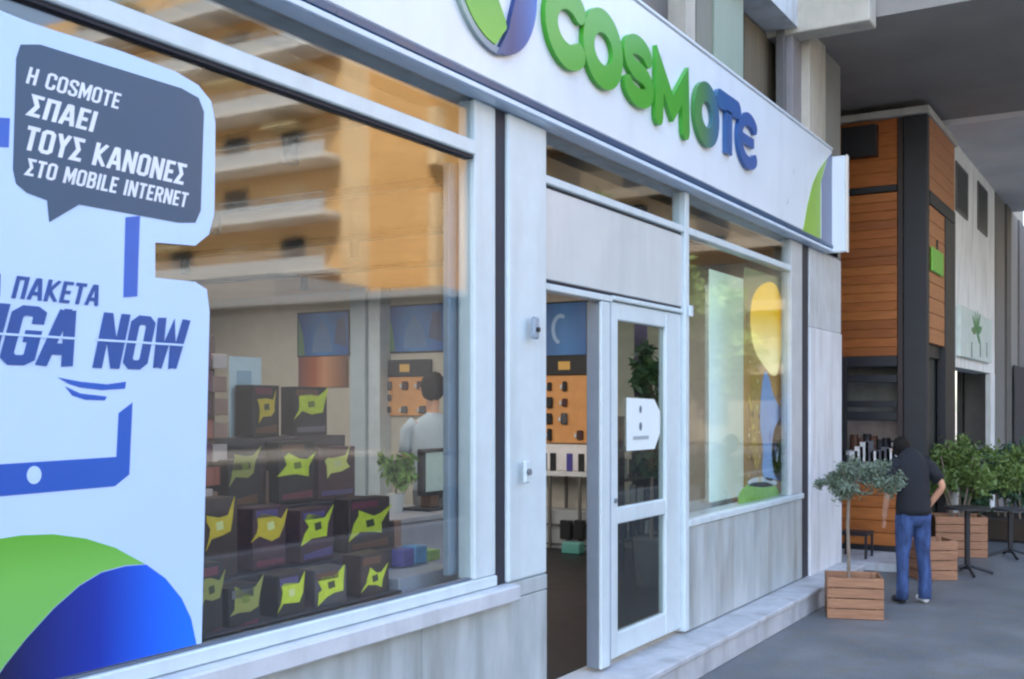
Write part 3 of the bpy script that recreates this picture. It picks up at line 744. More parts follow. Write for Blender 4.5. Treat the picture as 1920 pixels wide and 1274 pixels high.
rollup = thing('roll_up_banner', 'narrow pale banner with blue column standing near the red brown rack', 'banner', (4.5, 1.6, ZF))
xa, za = F(431, 668, 1.2); xb, zb_ = F(490, 918, 1.2)
box('banner_sheet', xa, xb, 1.2, 1.21, zb_-.25, za, mat('banner_pale', (.62, .74, .76), .5), rollup, 0)
xa2, za2 = F(444, 695, 1.2); xb2, zb2 = F(470, 770, 1.2); box('printed_panel', xa2, xb2, 1.194, 1.198, zb2, za2, mat('banner_blue', (.35, .52, .62), .5), rollup, 0)
box('base', xa-.03, xb+.03, 1.1, 1.32, ZF, ZF+.08, greydark, rollup, .01)
tube('pole', ((xa+xb)/2, 1.24, ZF), ((xa+xb)/2, 1.24, za), .012, greydark, rollup)

# tall rack with red brown goods at the left
rack = thing('goods_rack', 'tall rack of red brown packages beside the vinyl advert', 'rack', (4, .9, ZF))
xa, _ = F(392, 800, .9); xb, _ = F(432, 800, .9)
box('frame', xa-.2, xb, 1.0, 1.3, ZF, 2.2, mat('rack_brown', (.16, .09, .07), .6), rack, .006)
cols = [mat('pack_red', (.36, .10, .06), .5), mat('pack_brown', (.30, .17, .12), .5), mat('pack_pale', (.55, .42, .36), .5), mat('pack_wine', (.14, .04, .07), .5)]
for i in range(16):
    z = .35 + i*.112
    for j in range(3):
        xx = xa-.16+j*(xb-xa+.18)/3
        box('package', xx, xx+(xb-xa+.18)/3-.012, .90+random.uniform(0, .03), .998, z, z+random.uniform(.07, .1), random.choice(cols), rack, .004)

# stepped display of dark boxes with yellow green emblem
dkbox = [mat('carton_dark', (.016, .014, .015), .5, 0, .5, 9), mat('carton_brown', (.04, .022, .018), .5, 0, .5, 9), mat('carton_grey', (.07, .062, .07), .5, 0, .5, 9), mat('carton_wine', (.06, .02, .03), .5, 0, .4, 9)]
yg = mat('emblem_yellow_green', srgb(206, 218, 50), .45, 0, .12, 20)
yo = mat('emblem_gold', srgb(214, 184, 44), .45, 0, .12, 20)
def star(cx, cz, w, h, rnd):
    base = [(-.46, -.30), (-.60, -.62), (-.30, -.38), (.1, -.40), (.42, -.38), (.44, -.02), (.60, .66), (.34, .30), (-.02, .28), (-.40, .36), (-.46, .22), (-.44, -.05)]
    rt = R(rnd.uniform(-14, 14)); k_ = rnd.uniform(.85, 1.12)
    return [(cx+k_*w*(x*math.cos(rt)-z*math.sin(rt)+rnd.uniform(-.09, .09)), cz+k_*h*(x*math.sin(rt)+z*math.cos(rt)+rnd.uniform(-.09, .09))) for x, z in base]
rows = [  # (row depth y, list of emblem centres in the photograph, half width px, half height px, support height py)
 (1.05, [(505, 762, 'gold'), (586, 757, 'lime')], 38, 46),
 (.85, [(468, 872, 'pale'), (570, 872, 'lime'), (640, 868, 'bright')], 40, 46),
 (.60, [(420, 985, 'gold'), (515, 985, 'gold'), (597, 985, 'lime'), (700, 980, 'lime')], 40, 52),
 (.32, [(403, 1105, 'pale'), (463, 1122, 'pale'), (548, 1110, 'lime'), (622, 1095, 'lime'), (704, 1083, 'lime')], 36, 44)]
eshade = [mat('shade_olive', srgb(120, 130, 40), .5), mat('shade_pale', srgb(225, 225, 150), .5), mat('shade_dark', srgb(60, 66, 30), .5)]
strips = [mat('strip_violet', srgb(86, 72, 120), .5), mat('strip_grey', srgb(110, 104, 110), .5), mat('strip_wine', srgb(110, 44, 60), .5), mat('strip_brown', srgb(100, 64, 40), .5), mat('strip_dark', srgb(40, 38, 44), .5)]
rname = ['top row', 'second row', 'third row', 'bottom row']
order = ['leftmost', 'second from left', 'middle', 'fourth from left', 'rightmost']
rnd = random.Random(3)
disp = thing('display_steps', 'dark stepped display stand filling the window behind the glass', 'stand', (3.9, .2, ZF))
for ri, (yy, cs, hw, hh) in enumerate(rows):
    zt = None
    for ci, (px, py, kind) in enumerate(cs):
        xc, zc_ = F(px, py, yy)
        hq = hw*rnd.uniform(.74, .95); x0_, _ = F(px-hq, py, yy); x1_, _ = F(px+hq, py, yy)
        _, zt_ = F(px, py-hh, yy); _, zb_ = F(px, py+hh, yy)
        zb_ = F(640, [815, 935, 1045, 1150][ri], yy)[1] - .0
        zt_ += rnd.uniform(-.07, .03)
        if zt is None: zt = zb_
        pos = {2: ['left', 'right'], 3: ['left', 'middle', 'right'], 4: ['leftmost', 'second from left', 'third from left', 'rightmost'], 5: ['leftmost', 'second from left', 'middle', 'fourth from left', 'rightmost']}[len(cs)][ci]
        kd = {'gold': 'gold', 'lime': 'yellow green', 'pale': 'dull yellow', 'bright': 'bright yellow'}[kind]
        t = thing('product_box', '%s carton in the %s of dark window cartons, %s emblem' % (pos, rname[ri], kd), 'box', (xc, yy, zb_), 'dark cartons with yellow emblems in the window')
        dj = rnd.uniform(0, .05); yq = yy+dj; zt_ += rnd.uniform(-.03, .015)
        box('carton', x0_+rnd.uniform(0, .015), x1_-rnd.uniform(.002, .02), yq, yq+.12, zb_+.002, zt_, dkbox[rnd.choice((0, 0, 0, 1, 1, 2, 3))], t, .004)
        w = (x1_-x0_)*.70; h = .60*(2*hh)*.0023
        mm = {'gold': yo, 'lime': yg, 'pale': mat('emblem_pale%d%d' % (ri, ci), srgb(150, 150, 70), .5), 'bright': mat('emblem_bright', srgb(228, 226, 120), .5)}[kind]
        prism('printed_emblem', star(xc, zc_, w, h, rnd), yq-.003, yq-.001, mm, t)
        prism('emblem_shade', [(xc-.12*w, zc_-.18*h), (xc+.14*w, zc_-.14*h), (xc+.1*w, zc_+.12*h), (xc-.16*w, zc_+.08*h)], yq-.0045, yq-.0035, rnd.choice(eshade), t)
        prism('printed_strip', [(x0_+.025, zb_+.02), (x1_-.03, zb_+.02), (x1_-.03, zb_+.02+rnd.uniform(.02, .05)), (x0_+.025, zb_+.045)], yq-.003, yq-.001, rnd.choice(strips), t)
        t.rotation_euler = (0, 0, R(rnd.uniform(-9, 9)))
        if rnd.random() < .7: prism('printed_panel', [(x0_+.02, zt_-.05), (x0_+.02+(x1_-x0_)*.6, zt_-.05), (x0_+.02+(x1_-x0_)*.6, zt_-.015), (x0_+.02, zt_-.015)], yq-.003, yq-.001, rnd.choice(strips), t)
    xl, _ = F(398, 900, yy); xr, _ = F([640, 690, 745, 745][ri], 900, yy)
    y2 = 1.25 if ri == 0 else rows[ri-1][0]-.005
    box('step_block', xl-.1, xr, yy-.03, y2, .93 if ri == 3 else F(640, [0, 935, 1045, 1150][ri] if ri else 815, yy)[1]-.3, zt-.002, mat('step_dark%d' % ri, (.05, .042, .045), .5, 0, .4, 5), disp, .004)
box('step_block', xl-.3, FX(745, .3), .29, 1.25, ZF, .925, dkbox[0], disp, 0)
# loose packs between the rows
for i in range(64):
    ri = rnd.randrange(4); yy = rows[ri][0]+.14; px = rnd.uniform(400, 735 if ri > 1 else 640)
    base = F(640, [815, 935, 1045, 1150][ri], yy)[1]
    xx, _ = F(px, 900, yy); h = rnd.uniform(.12, .26)
    if yy+.06 > 1.2: continue
    mp_ = rnd.choice(cols+dkbox+dkbox+[mat('pack_violet%d' % i, (.10, .08, .2), .5)])
    t = box('pack', xx, xx+rnd.uniform(.05, .1), yy, yy+.05, base, base+h, mp_)
    cn = [w for w in ('red', 'wine', 'pale', 'brown', 'grey', 'dark', 'violet') if w in mp_.name][0]
    tag(t, '%s %s pack behind the %s of window cartons, %s' % ('tall' if h > .19 else 'short', cn, rname[ri], 'towards the left' if px < 500 else 'in the middle' if px < 610 else 'towards the right'), 'box', 'small packs behind the window cartons')

# green plant, monitor, desk and seated clerk at right of the window
desk = thing('desk', 'grey desk seen at the right side of the big window', 'desk', (6, 2, ZF))
xa, za = F(742, 975, 1.7); xb, zb_ = F(838, 975, 1.7)
box('desk_top', xa, xb+.35, 1.7, 2.4, za-.04, za, mat('desk_grey', (.38, .38, .42), .4), desk, .006)
box('front_panel', xa+.03, xb+.32, 1.74, 1.77, ZF, za-.042, mat('desk_front', (.35, .36, .42), .5), desk, .004)
mon = thing('monitor', 'small pale screen in a black case on the grey desk', 'monitor', (xb-.2, 1.95, za))
xm0, zm1 = F(796, 850, 1.9); xm1, zm0 = F(842, 918, 1.9)
box('case', xm0-.02, xm1+.02, 1.905, 1.96, zm0-.03, zm1+.03, black, mon, .008)
box('screen', xm0+.02, xm1, 1.9, 1.904, zm0, zm1, mat('screen_pale', (.5, .62, .6), .3), mon, 0)
box('stand', (xm0+xm1)/2-.06, (xm0+xm1)/2+.06, 1.92, 2.02, za+.02, zm0-.031, mat('stand_brown', (.14, .07, .03), .5), mon, .006)
box('foot', xm0-.04, xm1+.03, 1.82, 2.1, za+.001, za+.02, black, mon, .004)
pl = thing('desk_plant', 'small green plant in a white pot beside the monitor', 'plant', (F(752, 930, 2.0)[0], 2.05, za))
bm = bmesh.new(); add_tube(bm, (0, 0, 0), (0, 0, .14), .05, .075, 16); finish('pot', bm, white_paint, pl, local=True)
foliage('leaves', [(0, 0, .32, .16, .14, .14)], 260, .09, mat('lime_leaf', (.16, .30, .06), .5), pl, .4, 4)
bm = bmesh.new(); add_tube(bm, (0, 0, .13), (.01, 0, .3), .008); finish('stem', bm, bark, pl, local=True)

# small coloured boxes on the floor level at right of the cartons
for i, (px, c, lb) in enumerate(((765, (.10, .10, .35), 'violet'), (790, (.08, .30, .55), 'blue'), (815, (.25, .42, .10), 'green'))):
    xx, zz = F(px, 1030, .5)
    t = box('gift_box', xx-.05, xx+.055, .5, .6, .99, zz+rnd.uniform(-.03, .03), mat('gift_%d' % i, c, .5, 0, .3, 12))
    tag(t, 'small %s box low in the right corner of the big window' % lb, 'box')
shelf2 = thing('window_plinth', 'low pale plinth along the right foot of the big window', 'plinth', (5, .5, ZF))
box('plinth_block', FX(748, .3), FX(860, .3), .3, .75, ZF, .985, mat('plinth_grey', (.3, .32, .36), .5), shelf2, .004)

ip = thing('indoor_plant', 'dark green indoor plant seen through the upper pane of the door', 'plant', (F(1222, 800, 1.1)[0], 1.1, ZF))
foliage('leaves', [(0, 0, 1.5, .16, .2, .5), (-.05, 0, 1.95, .14, .16, .3), (.1, 0, 1.2, .2, .2, .3)], 900, .13, leafD, ip, .4, 31)
bm = bmesh.new(); add_tube(bm, (0, 0, .3), (0, 0, 1.9), .02, .01); finish('stem', bm, bark, ip, local=True)
bm = bmesh.new(); add_tube(bm, (0, 0, 0), (0, 0, .42), .14, .18, 18); finish('pot', bm, greydark, ip, local=True)
vb_ = thing('hanging_banner', 'narrow violet banner hanging behind the upper pane of the door', 'banner', (F(1196, 640, 1.3)[0], 1.3, 1.7))
a0, b0 = F(1190, 608, 1.3); a1, b1 = F(1214, 745, 1.3)
box('sheet', a0, a1, 1.3, 1.306, b1, b0, mat('violet_sheet', (.13, .09, .20), .6, 0, .4, 6), vb_, 0)
tube('cord', ((a0+a1)/2, 1.303, b0), ((a0+a1)/2, 1.303, 3.41), .004, black, vb_)
ms = thing('merchandise_stand', 'dark stand with pale cards behind the door panes', 'stand', (F(1190, 900, 1.6)[0], 1.6, ZF))
a0, _ = F(1168, 900, 1.6); a1, _ = F(1236, 900, 1.6)
for zz in (.5, .8, 1.1, 1.4): box('shelf', a0, a1, 1.6, 1.9, zz, zz+.03, greydark, ms, .003)
for xx in (a0, a1-.03): box('upright', xx, xx+.03, 1.595, 1.905, ZF, 1.75, black, ms, .003)
for i in range(12):
    xx = a0+.05+(i % 4)*(a1-a0-.12)/4; zz = (.53, .83, 1.13)[i//4]
    box('card', xx, xx+.1, 1.62, 1.65, zz, zz+random.uniform(.12, .24), random.choice([mat('card%d' % i, (.45, .5, .5), .5), dgrey, black]), ms, .003)
# banner and poster standing behind the small window
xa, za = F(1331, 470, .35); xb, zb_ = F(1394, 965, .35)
sc = thing('window_screen', 'tall white panel with added glow standing behind the small window', 'panel', (xa, .35, ZF))
box('sheet', xa, xb, .35, .36, 1.03, 3.02, grad('sheet_added_glow', [(0, (.60, .78, .80)), (.5, (.62, .80, .84)), (1, (.58, .76, .62))], 'Z', .7, 2.9, .4, emit=.10), sc, .002)  # emission added to brighten the panel, no lamp known behind it
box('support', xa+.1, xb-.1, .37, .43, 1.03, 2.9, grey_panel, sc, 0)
box('footing', xa+.02, xb-.02, .34, .55, ZF, 1.028, grey_panel, sc, 0)
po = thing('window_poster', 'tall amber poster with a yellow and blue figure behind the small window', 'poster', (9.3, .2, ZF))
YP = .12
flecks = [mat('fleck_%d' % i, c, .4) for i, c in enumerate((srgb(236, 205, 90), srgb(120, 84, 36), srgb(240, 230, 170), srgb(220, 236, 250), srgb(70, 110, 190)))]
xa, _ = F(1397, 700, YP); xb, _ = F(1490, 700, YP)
box('sheet', xa, xb, YP, YP+.012, 1.03, 3.05, grad('poster_amber', [(0, srgb(140, 110, 60)), (.35, srgb(150, 118, 66)), (.5, srgb(178, 140, 80)), (.8, srgb(150, 128, 88)), (1, srgb(120, 130, 95))], 'Z', .8, 2.8, .4, emit=.05), po, 0)  # faint emission added so the poster reads brighter
def pp_(pts, m, nm): prism(nm, smooth_poly([F(1450+(a-1450)*1.12-14, b, YP) for a, b in pts], 2), YP-.003, YP-.001, m, po)
pp_([(1430, 545), (1455, 525), (1472, 540), (1479, 600), (1474, 680), (1466, 712), (1448, 690), (1428, 655), (1422, 590)], grad('poster_yellow', [(0, srgb(232, 216, 150)), (.6, srgb(236, 222, 160)), (1, srgb(236, 190, 50))], 'Z', 1.5, 2.5, .4, emit=.10), 'yellow_shape')  # yellow print also carries added emission to brighten it
pp_([(1446, 690), (1455, 705), (1462, 745), (1478, 770), (1480, 800), (1470, 830), (1476, 890), (1460, 905), (1442, 895), (1446, 840), (1438, 790)], mat('poster_lightblue', srgb(150, 190, 240), .4), 'blue_shape')
pp_([(1462, 800), (1486, 770), (1490, 900), (1466, 905), (1458, 860)], mat('poster_blue2', srgb(50, 110, 190), .4), 'blue_shape')
pp_([(1424, 700), (1432, 684), (1440, 706), (1441, 760), (1434, 820), (1440, 870), (1430, 890), (1423, 800)], mat('poster_gold', srgb(196, 160, 70), .4, 0, .3, 25), 'gold_shape')
pp_([(1402, 925), (1425, 903), (1465, 905), (1478, 940), (1450, 948), (1405, 958)], mat('poster_lime', srgb(150, 205, 70), .4, 0, .2, 20), 'lime_shape')
pp_([(1415, 905), (1435, 893), (1466, 898), (1470, 912), (1430, 915)], mat('poster_white', (.75, .8, .78), .4), 'white_shape')
rp_ = random.Random(11)
for i in range(34):
    px, py = rp_.uniform(1402, 1424), rp_.uniform(675, 900); x_, z_ = F(px, py, YP); r_ = rp_.uniform(.008, .028)
    prism('gold_fleck', arcpts(x_, z_, r_, r_*rp_.uniform(.6, 1.8), 0, 300, 5), YP-.0042-.0001*i, YP-.0035-.0001*i, flecks[i % 3], po)
for i in range(12):
    px, py = rp_.uniform(1440, 1478), rp_.uniform(735, 890); x_, z_ = F(px, py, YP); r_ = rp_.uniform(.01, .03)
    prism('pale_fleck', arcpts(x_, z_, r_*.6, r_*rp_.uniform(1, 2.6), 0, 300, 5), YP-.0042-.0001*i, YP-.0035-.0001*i, flecks[3+i % 2], po)
# door notice
no = thing('door_notice', 'white notice with small pictograms stuck on the upper door pane', 'notice', (F(1205, 800)[0], .03, 1.6))
prism('sheet', [F(a, b, .03) for a, b in ((1176, 746), (1226, 749), (1237, 772), (1237, 812), (1227, 842), (1176, 846))], .028, .036, mat('paper', (.78, .86, .86), .4, 0, .02), no)
for i, (px, py, w, h) in enumerate(((1201, 768, 5, 7), (1201, 800, 6, 8))):
    xx, zz = F(px, py, .027); prism('pictogram', arcpts(xx, zz, w*.0036, h*.0036, 0, 330, 11), .0255, .0268, mat('ink%d' % i, (.12, .16, .2), .5), no)
ax, az = F(1187, 822, .027); bx_, bz = F(1216, 829, .027)
box('text_line', ax, bx_, .0255, .0268, az-.012, az+.012, mat('ink_grey', (.35, .42, .45), .5), no, 0)

# clerk seen through the window: dark hair, grey shirt, turned away
skinM = mat('skin', srgb(205, 150, 120), .5, 0, .05); hairM = mat('dark_hair', (.012, .009, .007), .75, 0, .5, 60, spec=.2, bump=.6, bscale=90)
shirtG = mat('grey_shirt', (.42, .50, .58), .8, 0, .08)
px_, _ = F(838, 760, 2.7)
px_, _ = F(812, 760, 2.75)
clerk = thing('person', 'person with dark hair and grey shirt standing behind the desk inside the shop', 'person', (px_, 2.75, ZF), rotz=R(-55))
J = [(0,0,.95,.12,.10),(0,0,1.15,.12,.10),(0,0,1.42,.16,.11),(0,.01,1.58,.05,.05),(0,.03,1.70,.065,.08),(0,.03,1.80,.075,.09),
     (-.2,0,1.48,.05,.05),(-.25,.02,1.2,.04,.04),(-.2,.22,1.08,.032,.032),(-.17,.3,1.08,.035,.025),(.2,0,1.48,.05,.05),(.25,.02,1.2,.04,.04),(.2,.22,1.08,.032,.032),(.17,.3,1.08,.035,.025),
     (-.1,0,.85,.08,.08),(-.1,0,.47,.055,.055),(-.1,-.02,.08,.04,.04),(.1,0,.85,.08,.08),(.1,0,.47,.055,.055),(.1,-.02,.08,.04,.04)]
skin('body', J, [(0,1),(1,2),(2,3),(3,4),(4,5),(2,6),(6,7),(7,8),(8,9),(2,10),(10,11),(11,12),(12,13),(0,14),(14,15),(15,16),(0,17),(17,18),(18,19)], skinM, clerk)
cloth('shirt', [[(0,0,.86,.18,.13),(0,0,1.05,.175,.13),(0,0,1.3,.205,.135),(0,0,1.46,.215,.12),(0,0,1.54,.13,.09),(0,0,1.59,.06,.06)],
  [(-.15,0,1.5,.07,.07),(-.235,.0,1.42,.068,.068),(-.26,.02,1.22,.06,.06)], [(.15,0,1.5,.07,.07),(.235,.0,1.42,.068,.068),(.26,.02,1.22,.06,.06)]], shirtG, clerk)
cloth('trousers', [[(0,0,1.0,.165,.12),(0,0,.9,.18,.13),(0,0,.82,.17,.12)], [(-.09,0,.88,.095,.11),(-.1,0,.5,.075,.08),(-.1,0,.06,.06,.07)], [(.09,0,.88,.095,.11),(.1,0,.5,.075,.08),(.1,0,.06,.06,.07)]], dgrey, clerk)
for sx in (-1, 1): skin('shoe', [(sx*.1, -.05, .04, .04), (sx*.1, .14, .035, .04)], [(0, 1)], black, clerk)
bm = bmesh.new(); bmesh.ops.create_uvsphere(bm, u_segments=20, v_segments=14, radius=1)
for v in bm.verts: v.co = Vector((v.co.x*.115, v.co.y*.125-.01, v.co.z*.135+1.83)) + Vector([random.uniform(-.006, .006)]*3)
finish('hair', bm, hairM, clerk, local=True, smooth=True)

for sx in (-1, 1): skin('ear', [(sx*.105, .02, 1.79, .016), (sx*.118, .01, 1.82, .018)], [(0, 1)], skinM, clerk, sub=1)
# ceiling tracks, dark, running into the room, each with lit spot heads
where = ['nearest the speech bubble', 'second from the left', 'above the middle of the big window', 'above the doorway', 'above the small window']
for i, x in enumerate((3.1, 4.55, 6.1, 7.8, 9.6)):
    t = thing('ceiling_track', 'dark lighting track under the tan shop ceiling, ' + where[i], 'track', (x+.05, 4, 3.36), 'dark tracks under the shop ceiling')
    box('rail', x, x+.10, .5, yB-.2, 3.36, 3.415, black, t)
    for y in (1.2, 3.4, 5.6, 7.8):
        tube('spot_head', (x+.05, y, 3.358), (x+.05, y, 3.20), .045, black, t)
        L = bpy.data.lights.new('spot', 'SPOT'); L.energy = SPOT_W; L.spot_size = R(150); L.spot_blend = .6; L.color = (1, .94, .86); L.shadow_soft_size = .06
        lo = bpy.data.objects.new('spot_lamp', L); COL.objects.link(lo); lo.parent = t
        lo.location = Vector((x+.05, y, 3.19)) - t.location; lo.rotation_euler = (0, R(-25), 0)

# ================================================================== CAFE BEYOND THE SHOP
KX = 13.69; KY = -.55
kio = thing('wooden_kiosk', 'orange boarded cafe kiosk with a tall black corner post', 'kiosk', (KX, KY, 0))
def kb(name, px0, px1, py0, py1, m, dx=0, th=.05, bev=.004):
    ya, za = P(px0, py0, KX+dx); yb, zb_ = P(px1, py1, KX+dx)
    return box(name, KX+dx, KX+dx+th, yb, ya, zb_, za, m, kio, bev)
ypost, _ = P(1690, 500, KX)
ztop = 5.33
box('core', KX+.06, KX+1.95, KY+.06, 3.2, 3.0-.55, ztop-.02, black, kio, 0)
yL = 3.2
box('corner_post', KX-.02, KX+.12, KY, P(1694, 500, KX)[0], 0, ztop-.002, black, kio, .01)
box('corner_post', KX-.005, KX+.1, P(1694, 500, KX)[0]+.003, P(1686, 500, KX)[0]+.02, 0, ztop-.01, mat('post_brown_black', (.035, .022, .02), .5), kio, .006)
box('roof_trim', KX-.08, KX+2.0, KY-.03, yL, ztop, 5.418, mat('trim_pale', (.48, .47, .42), .6, grime=.3), kio, .01)
yP = P(1686, 500, KX)[0]+.025
_, zA = P(1640, 350, KX); _, zB = P(1640, 362, KX); _, zC = P(1640, 668, KX)
z = ztop-.005; n = 5
hgt = (z - zA)/n
for i in range(n): box('board', KX, KX+.05, yP, yL, z-(i+1)*hgt+.002, z-i*hgt, woodO, kio, .003)
box('dark_rail', KX-.02, KX+.05, yP, yL, zB, zA-.004, black, kio, .004)
n = 18; hgt = (zB-.01 - zC)/n
for i in range(n): box('board', KX+random.uniform(-.002, .002), KX+.045, yP, yL, zC+i*hgt+.001, zC+(i+1)*hgt-.002, random.choice(woods), kio, .003)
kb('vent_box', 1578, 1642, 240, 290, black, -.16, .155)
y_, z_ = P(1600, 265, KX-.18)
# rack window below
for py0, py1 in ((668, 688), (704, 718), (752, 764), (772, 788)):
    _, a1 = P(1640, py0, KX); _, a0 = P(1640, py1, KX); box('black_rail', KX-.01, KX+.05, yP, yL, a0, a1, black, kio, .004)
_, zr = P(1640, 790, KX); 
box('rack_back', KX+.5, KX+.55, yP, yL, zr, zC, mat('rack_back', (.16, .16, .14), .6, 0, .3, 6), kio, 0)
_, zq = P(1640, 846, KX)
box('counter_back', KX+.5, KX+.55, yP, yL, zq, zr-.005, mat('counter_back', (.34, .27, .25), .6, 0, .2, 6), kio, 0)
for i in range(7):
    y = P(1602+i*12, 820, KX+.35)[0]; h = .1+.12*random.random()
    t = tag(tube('jar', (KX+.35, y, zq+.002), (KX+.35, y, zq+h), .05, random.choice([mat('jar%d' % i, (.12, .05, .03), .4), black])), '%s dark jar on the cafe counter behind the olive tree' % ['leftmost', 'second from left', 'third from left', 'middle', 'third from right', 'second from right', 'rightmost'][i], 'jar', 'jars on the cafe counter')
_, zk = P(1640, 905, KX)
box('counter_top', KX-.03, KX+.6, yP, yL, zq-.06, zq, mat('counter_pale', (.38, .37, .36), .5), kio, .006)
box('counter_panel', KX+.02, KX+.06, yP, yL, zk, zq-.062, mat('counter_panel', (.30, .31, .30), .6), kio, .004)
_, zl = P(1640, 1022, KX)
n = 5; hgt = (zk-zl)/n
for i in range(n): box('board', KX-.04, KX+.02, yP, yL, zl+i*hgt+.003, zl+(i+1)*hgt-.003, random.choice(woods), kio, .005)
box('plinth', KX-.02, KX+.06, yP, yL, 0, zl, black, kio, 0)
box('left_stud', KX-.03, KX+.03, P(1588, 800, KX)[0], P(1578, 800, KX)[0], 0, zC, black, kio, .004)
for i in range(9):
    y = P(1600+i*10, 870, KX-.04)[0]; h = .12+.16*random.random()
    tag(box('menu_card', KX-.035, KX-.031, y-.05, y+.05, zk+.25, zk+.25+h, random.choice([mat('menu%d' % i, (.30, .22, .16), .6), dgrey, balw]), kio, 0))
# the side that faces the walkway
xs2 = FX(1772, KY); xs3 = FX(1790, KY)
_, zh = F(1760, 372, KY); n = 5; hh_ = (ztop - zh)/n
for i in range(n): box('board', KX+.125, xs3-.005, KY, KY+.05, zh+i*hh_+.003, zh+(i+1)*hh_-.002, mat('side_wood%d' % i, (.42, .17, .06), .5, 0, .2, 3, stretch=(1, 1, 9)) if i == 0 else MATS['side_wood0'], kio, .005)
box('dark_rail', KX+.125, xs3-.005, KY-.01, KY+.05, zh-.16, zh-.002, black, kio, .004)
_, zm = F(1750, 645, KY); n = 9; hh_ = (zh-.165-zm)/n
for i in range(n): box('board', KX+.125, xs2-.005, KY+.005, KY+.05, zm+i*hh_+.003, zm+(i+1)*hh_-.002, MATS['side_wood0'], kio, .005)
box('side_post', xs2, xs3, KY-.01, KY+.1, 0, zh-.165, black, kio, .006)
box('side_wall', KX+.13, FX(1791, KY)-.26, KY+.12, KY+.2, 0, zm+.1, mat('side_dark', (.03, .035, .03), .6), kio, 0)
gs = thing('small_sign', 'small bright green sign on the side of the kiosk', 'sign', (FX(1757, KY), KY-.02, 3.2))
a0, b0 = F(1747, 462, KY-.02); a1, b1 = F(1768, 520, KY-.02)
box('sign_plate', a0, a1, KY-.03, KY-.004, b1, b0, mat('sign_green', (.18, .50, .05), .4), gs, .01)
bra = tube('bracket', ((a0+a1)/2, KY-.017, b0), ((a0+a1)/2, KY-.017, b0+.12), .012, black, gs)

# white building after the kiosk
wb = thing('white_building', 'white rendered facade with two small dark windows beyond the kiosk', 'building', (17.5, KY, 0))
wx0 = FX(1791, KY); wx1 = FX(1866, KY); _, wz = F(1830, 695, KY)
wr = mat('white_render', (.80, .80, .76), .75, 0, .08, 1, grime=.35, bump=.1)
box('wall', wx0, wx1, KY+.01, KY+.3, wz, 5.417, wr, wb, 0)
box('wall_pier', FX(1858, KY), wx1, KY+.005, KY+.08, 0, wz-.002, wr, wb, 0)
for p0, p1, q0, q1 in ((1793, 1813, 308, 408), (1834, 1850, 345, 440)):
    x0_, za = F(p0, q0, KY); x1_, zb_ = F(p1, q1, KY)
    w = new_obj('window', None, wb)
    box('frame', x0_-.04, x1_+.04, KY-.012, KY+.008, zb_-.04, za+.04, greydark, w, .004)
    box('pane', x0_, x1_, KY-.018, KY-.014, zb_, za, winD, w, 0)
box('shop_recess', wx0, FX(1858, KY), KY+1.4, KY+1.5, 0, wz, mat('recess_dark', (.02, .02, .02), .6), wb, 0)
lsg = thing('wall_sign', 'pale sign with green leaves and dark strokes on the white facade', 'sign', (FX(1830, KY), KY, 2.8))
a0, b0 = F(1800, 572, KY-.04); a1, b1 = F(1858, 682, KY-.04)
box('sign_plate', a0, a1, KY-.05, KY+.008, b1, b0, mat('plate_mint', (.62, .70, .64), .5, 0, .1, 8), lsg, .008)
def leafshape(cx, cz, L_, an, w=.22):
    c_, s_ = math.cos(R(an)), math.sin(R(an)); o_ = []
    for t_, h_ in ((0, 0), (.25, .7), (.5, 1), (.75, .7), (1, 0), (.75, -.7), (.5, -1), (.25, -.7)): o_.append((cx + (t_*c_ - h_*w/2*s_)*L_, cz + (t_*s_ + h_*w/2*c_)*L_))
    return o_
cxx, czz = (a0+a1)/2-.1, b0-.42*(b0-b1)
for k, (an, L_) in enumerate(((10, .62), (38, .55), (70, .40), (115, .38), (150, .5), (178, .55), (-20, .5))):
    prism('printed_leaf', leafshape(cxx, czz, L_*.9, an), KY-.054, KY-.0515+.0002*k, mat('leaf_print_%d' % k, (.08+.03*(k % 3), .26, .10), .5), lsg)
for px in (1822, 1838, 1850):
    x_, z_ = F(px, 655, KY-.05); box('dark_stroke', x_-.03, x_+.03, KY-.053, KY-.051, z_-.12, z_+.10, black, lsg, 0)
box('party_wall', wx0-.25, wx0-.01, KY+.1, 5, 0, 5.41, dgrey, wb, 0)
# grey facade far end
fb = thing('grey_building', 'grey piered facade at the far end of the arcade', 'building', (22, -1, 0))
gx = wx1 + .02
gm = [mat('far_grey_a', (.20, .19, .175), .7, 0, .1, grime=.3), mat('far_grey_b', (.12, .115, .10), .7), mat('far_grey_c', (.28, .27, .24), .7, grime=.2)]
for i, (p0, p1) in enumerate(((1868, 1884), (1886, 1894), (1896, 1908), (1910, 1925), (1928, 1940))):
    xa, xb = FX(p0, KY), FX(p1, KY); box('pier', xa, xb, KY-.02*(i % 2), KY+.5, 0, 5.417, gm[i % 3], fb, .01)
box('back_wall', gx, 60, KY+.52, KY+.6, 0, 5.4, gm[1], fb, 0)
box('end_wall', 34, 34.3, -4, KY+.5, 0, 9, gm[0], fb, 0)
box('door_recess', FX(1897, KY), FX(1940, KY), KY-.05, KY-.03, 0, 2.6, mat('far_door', (.025, .03, .04), .5), fb, 0)

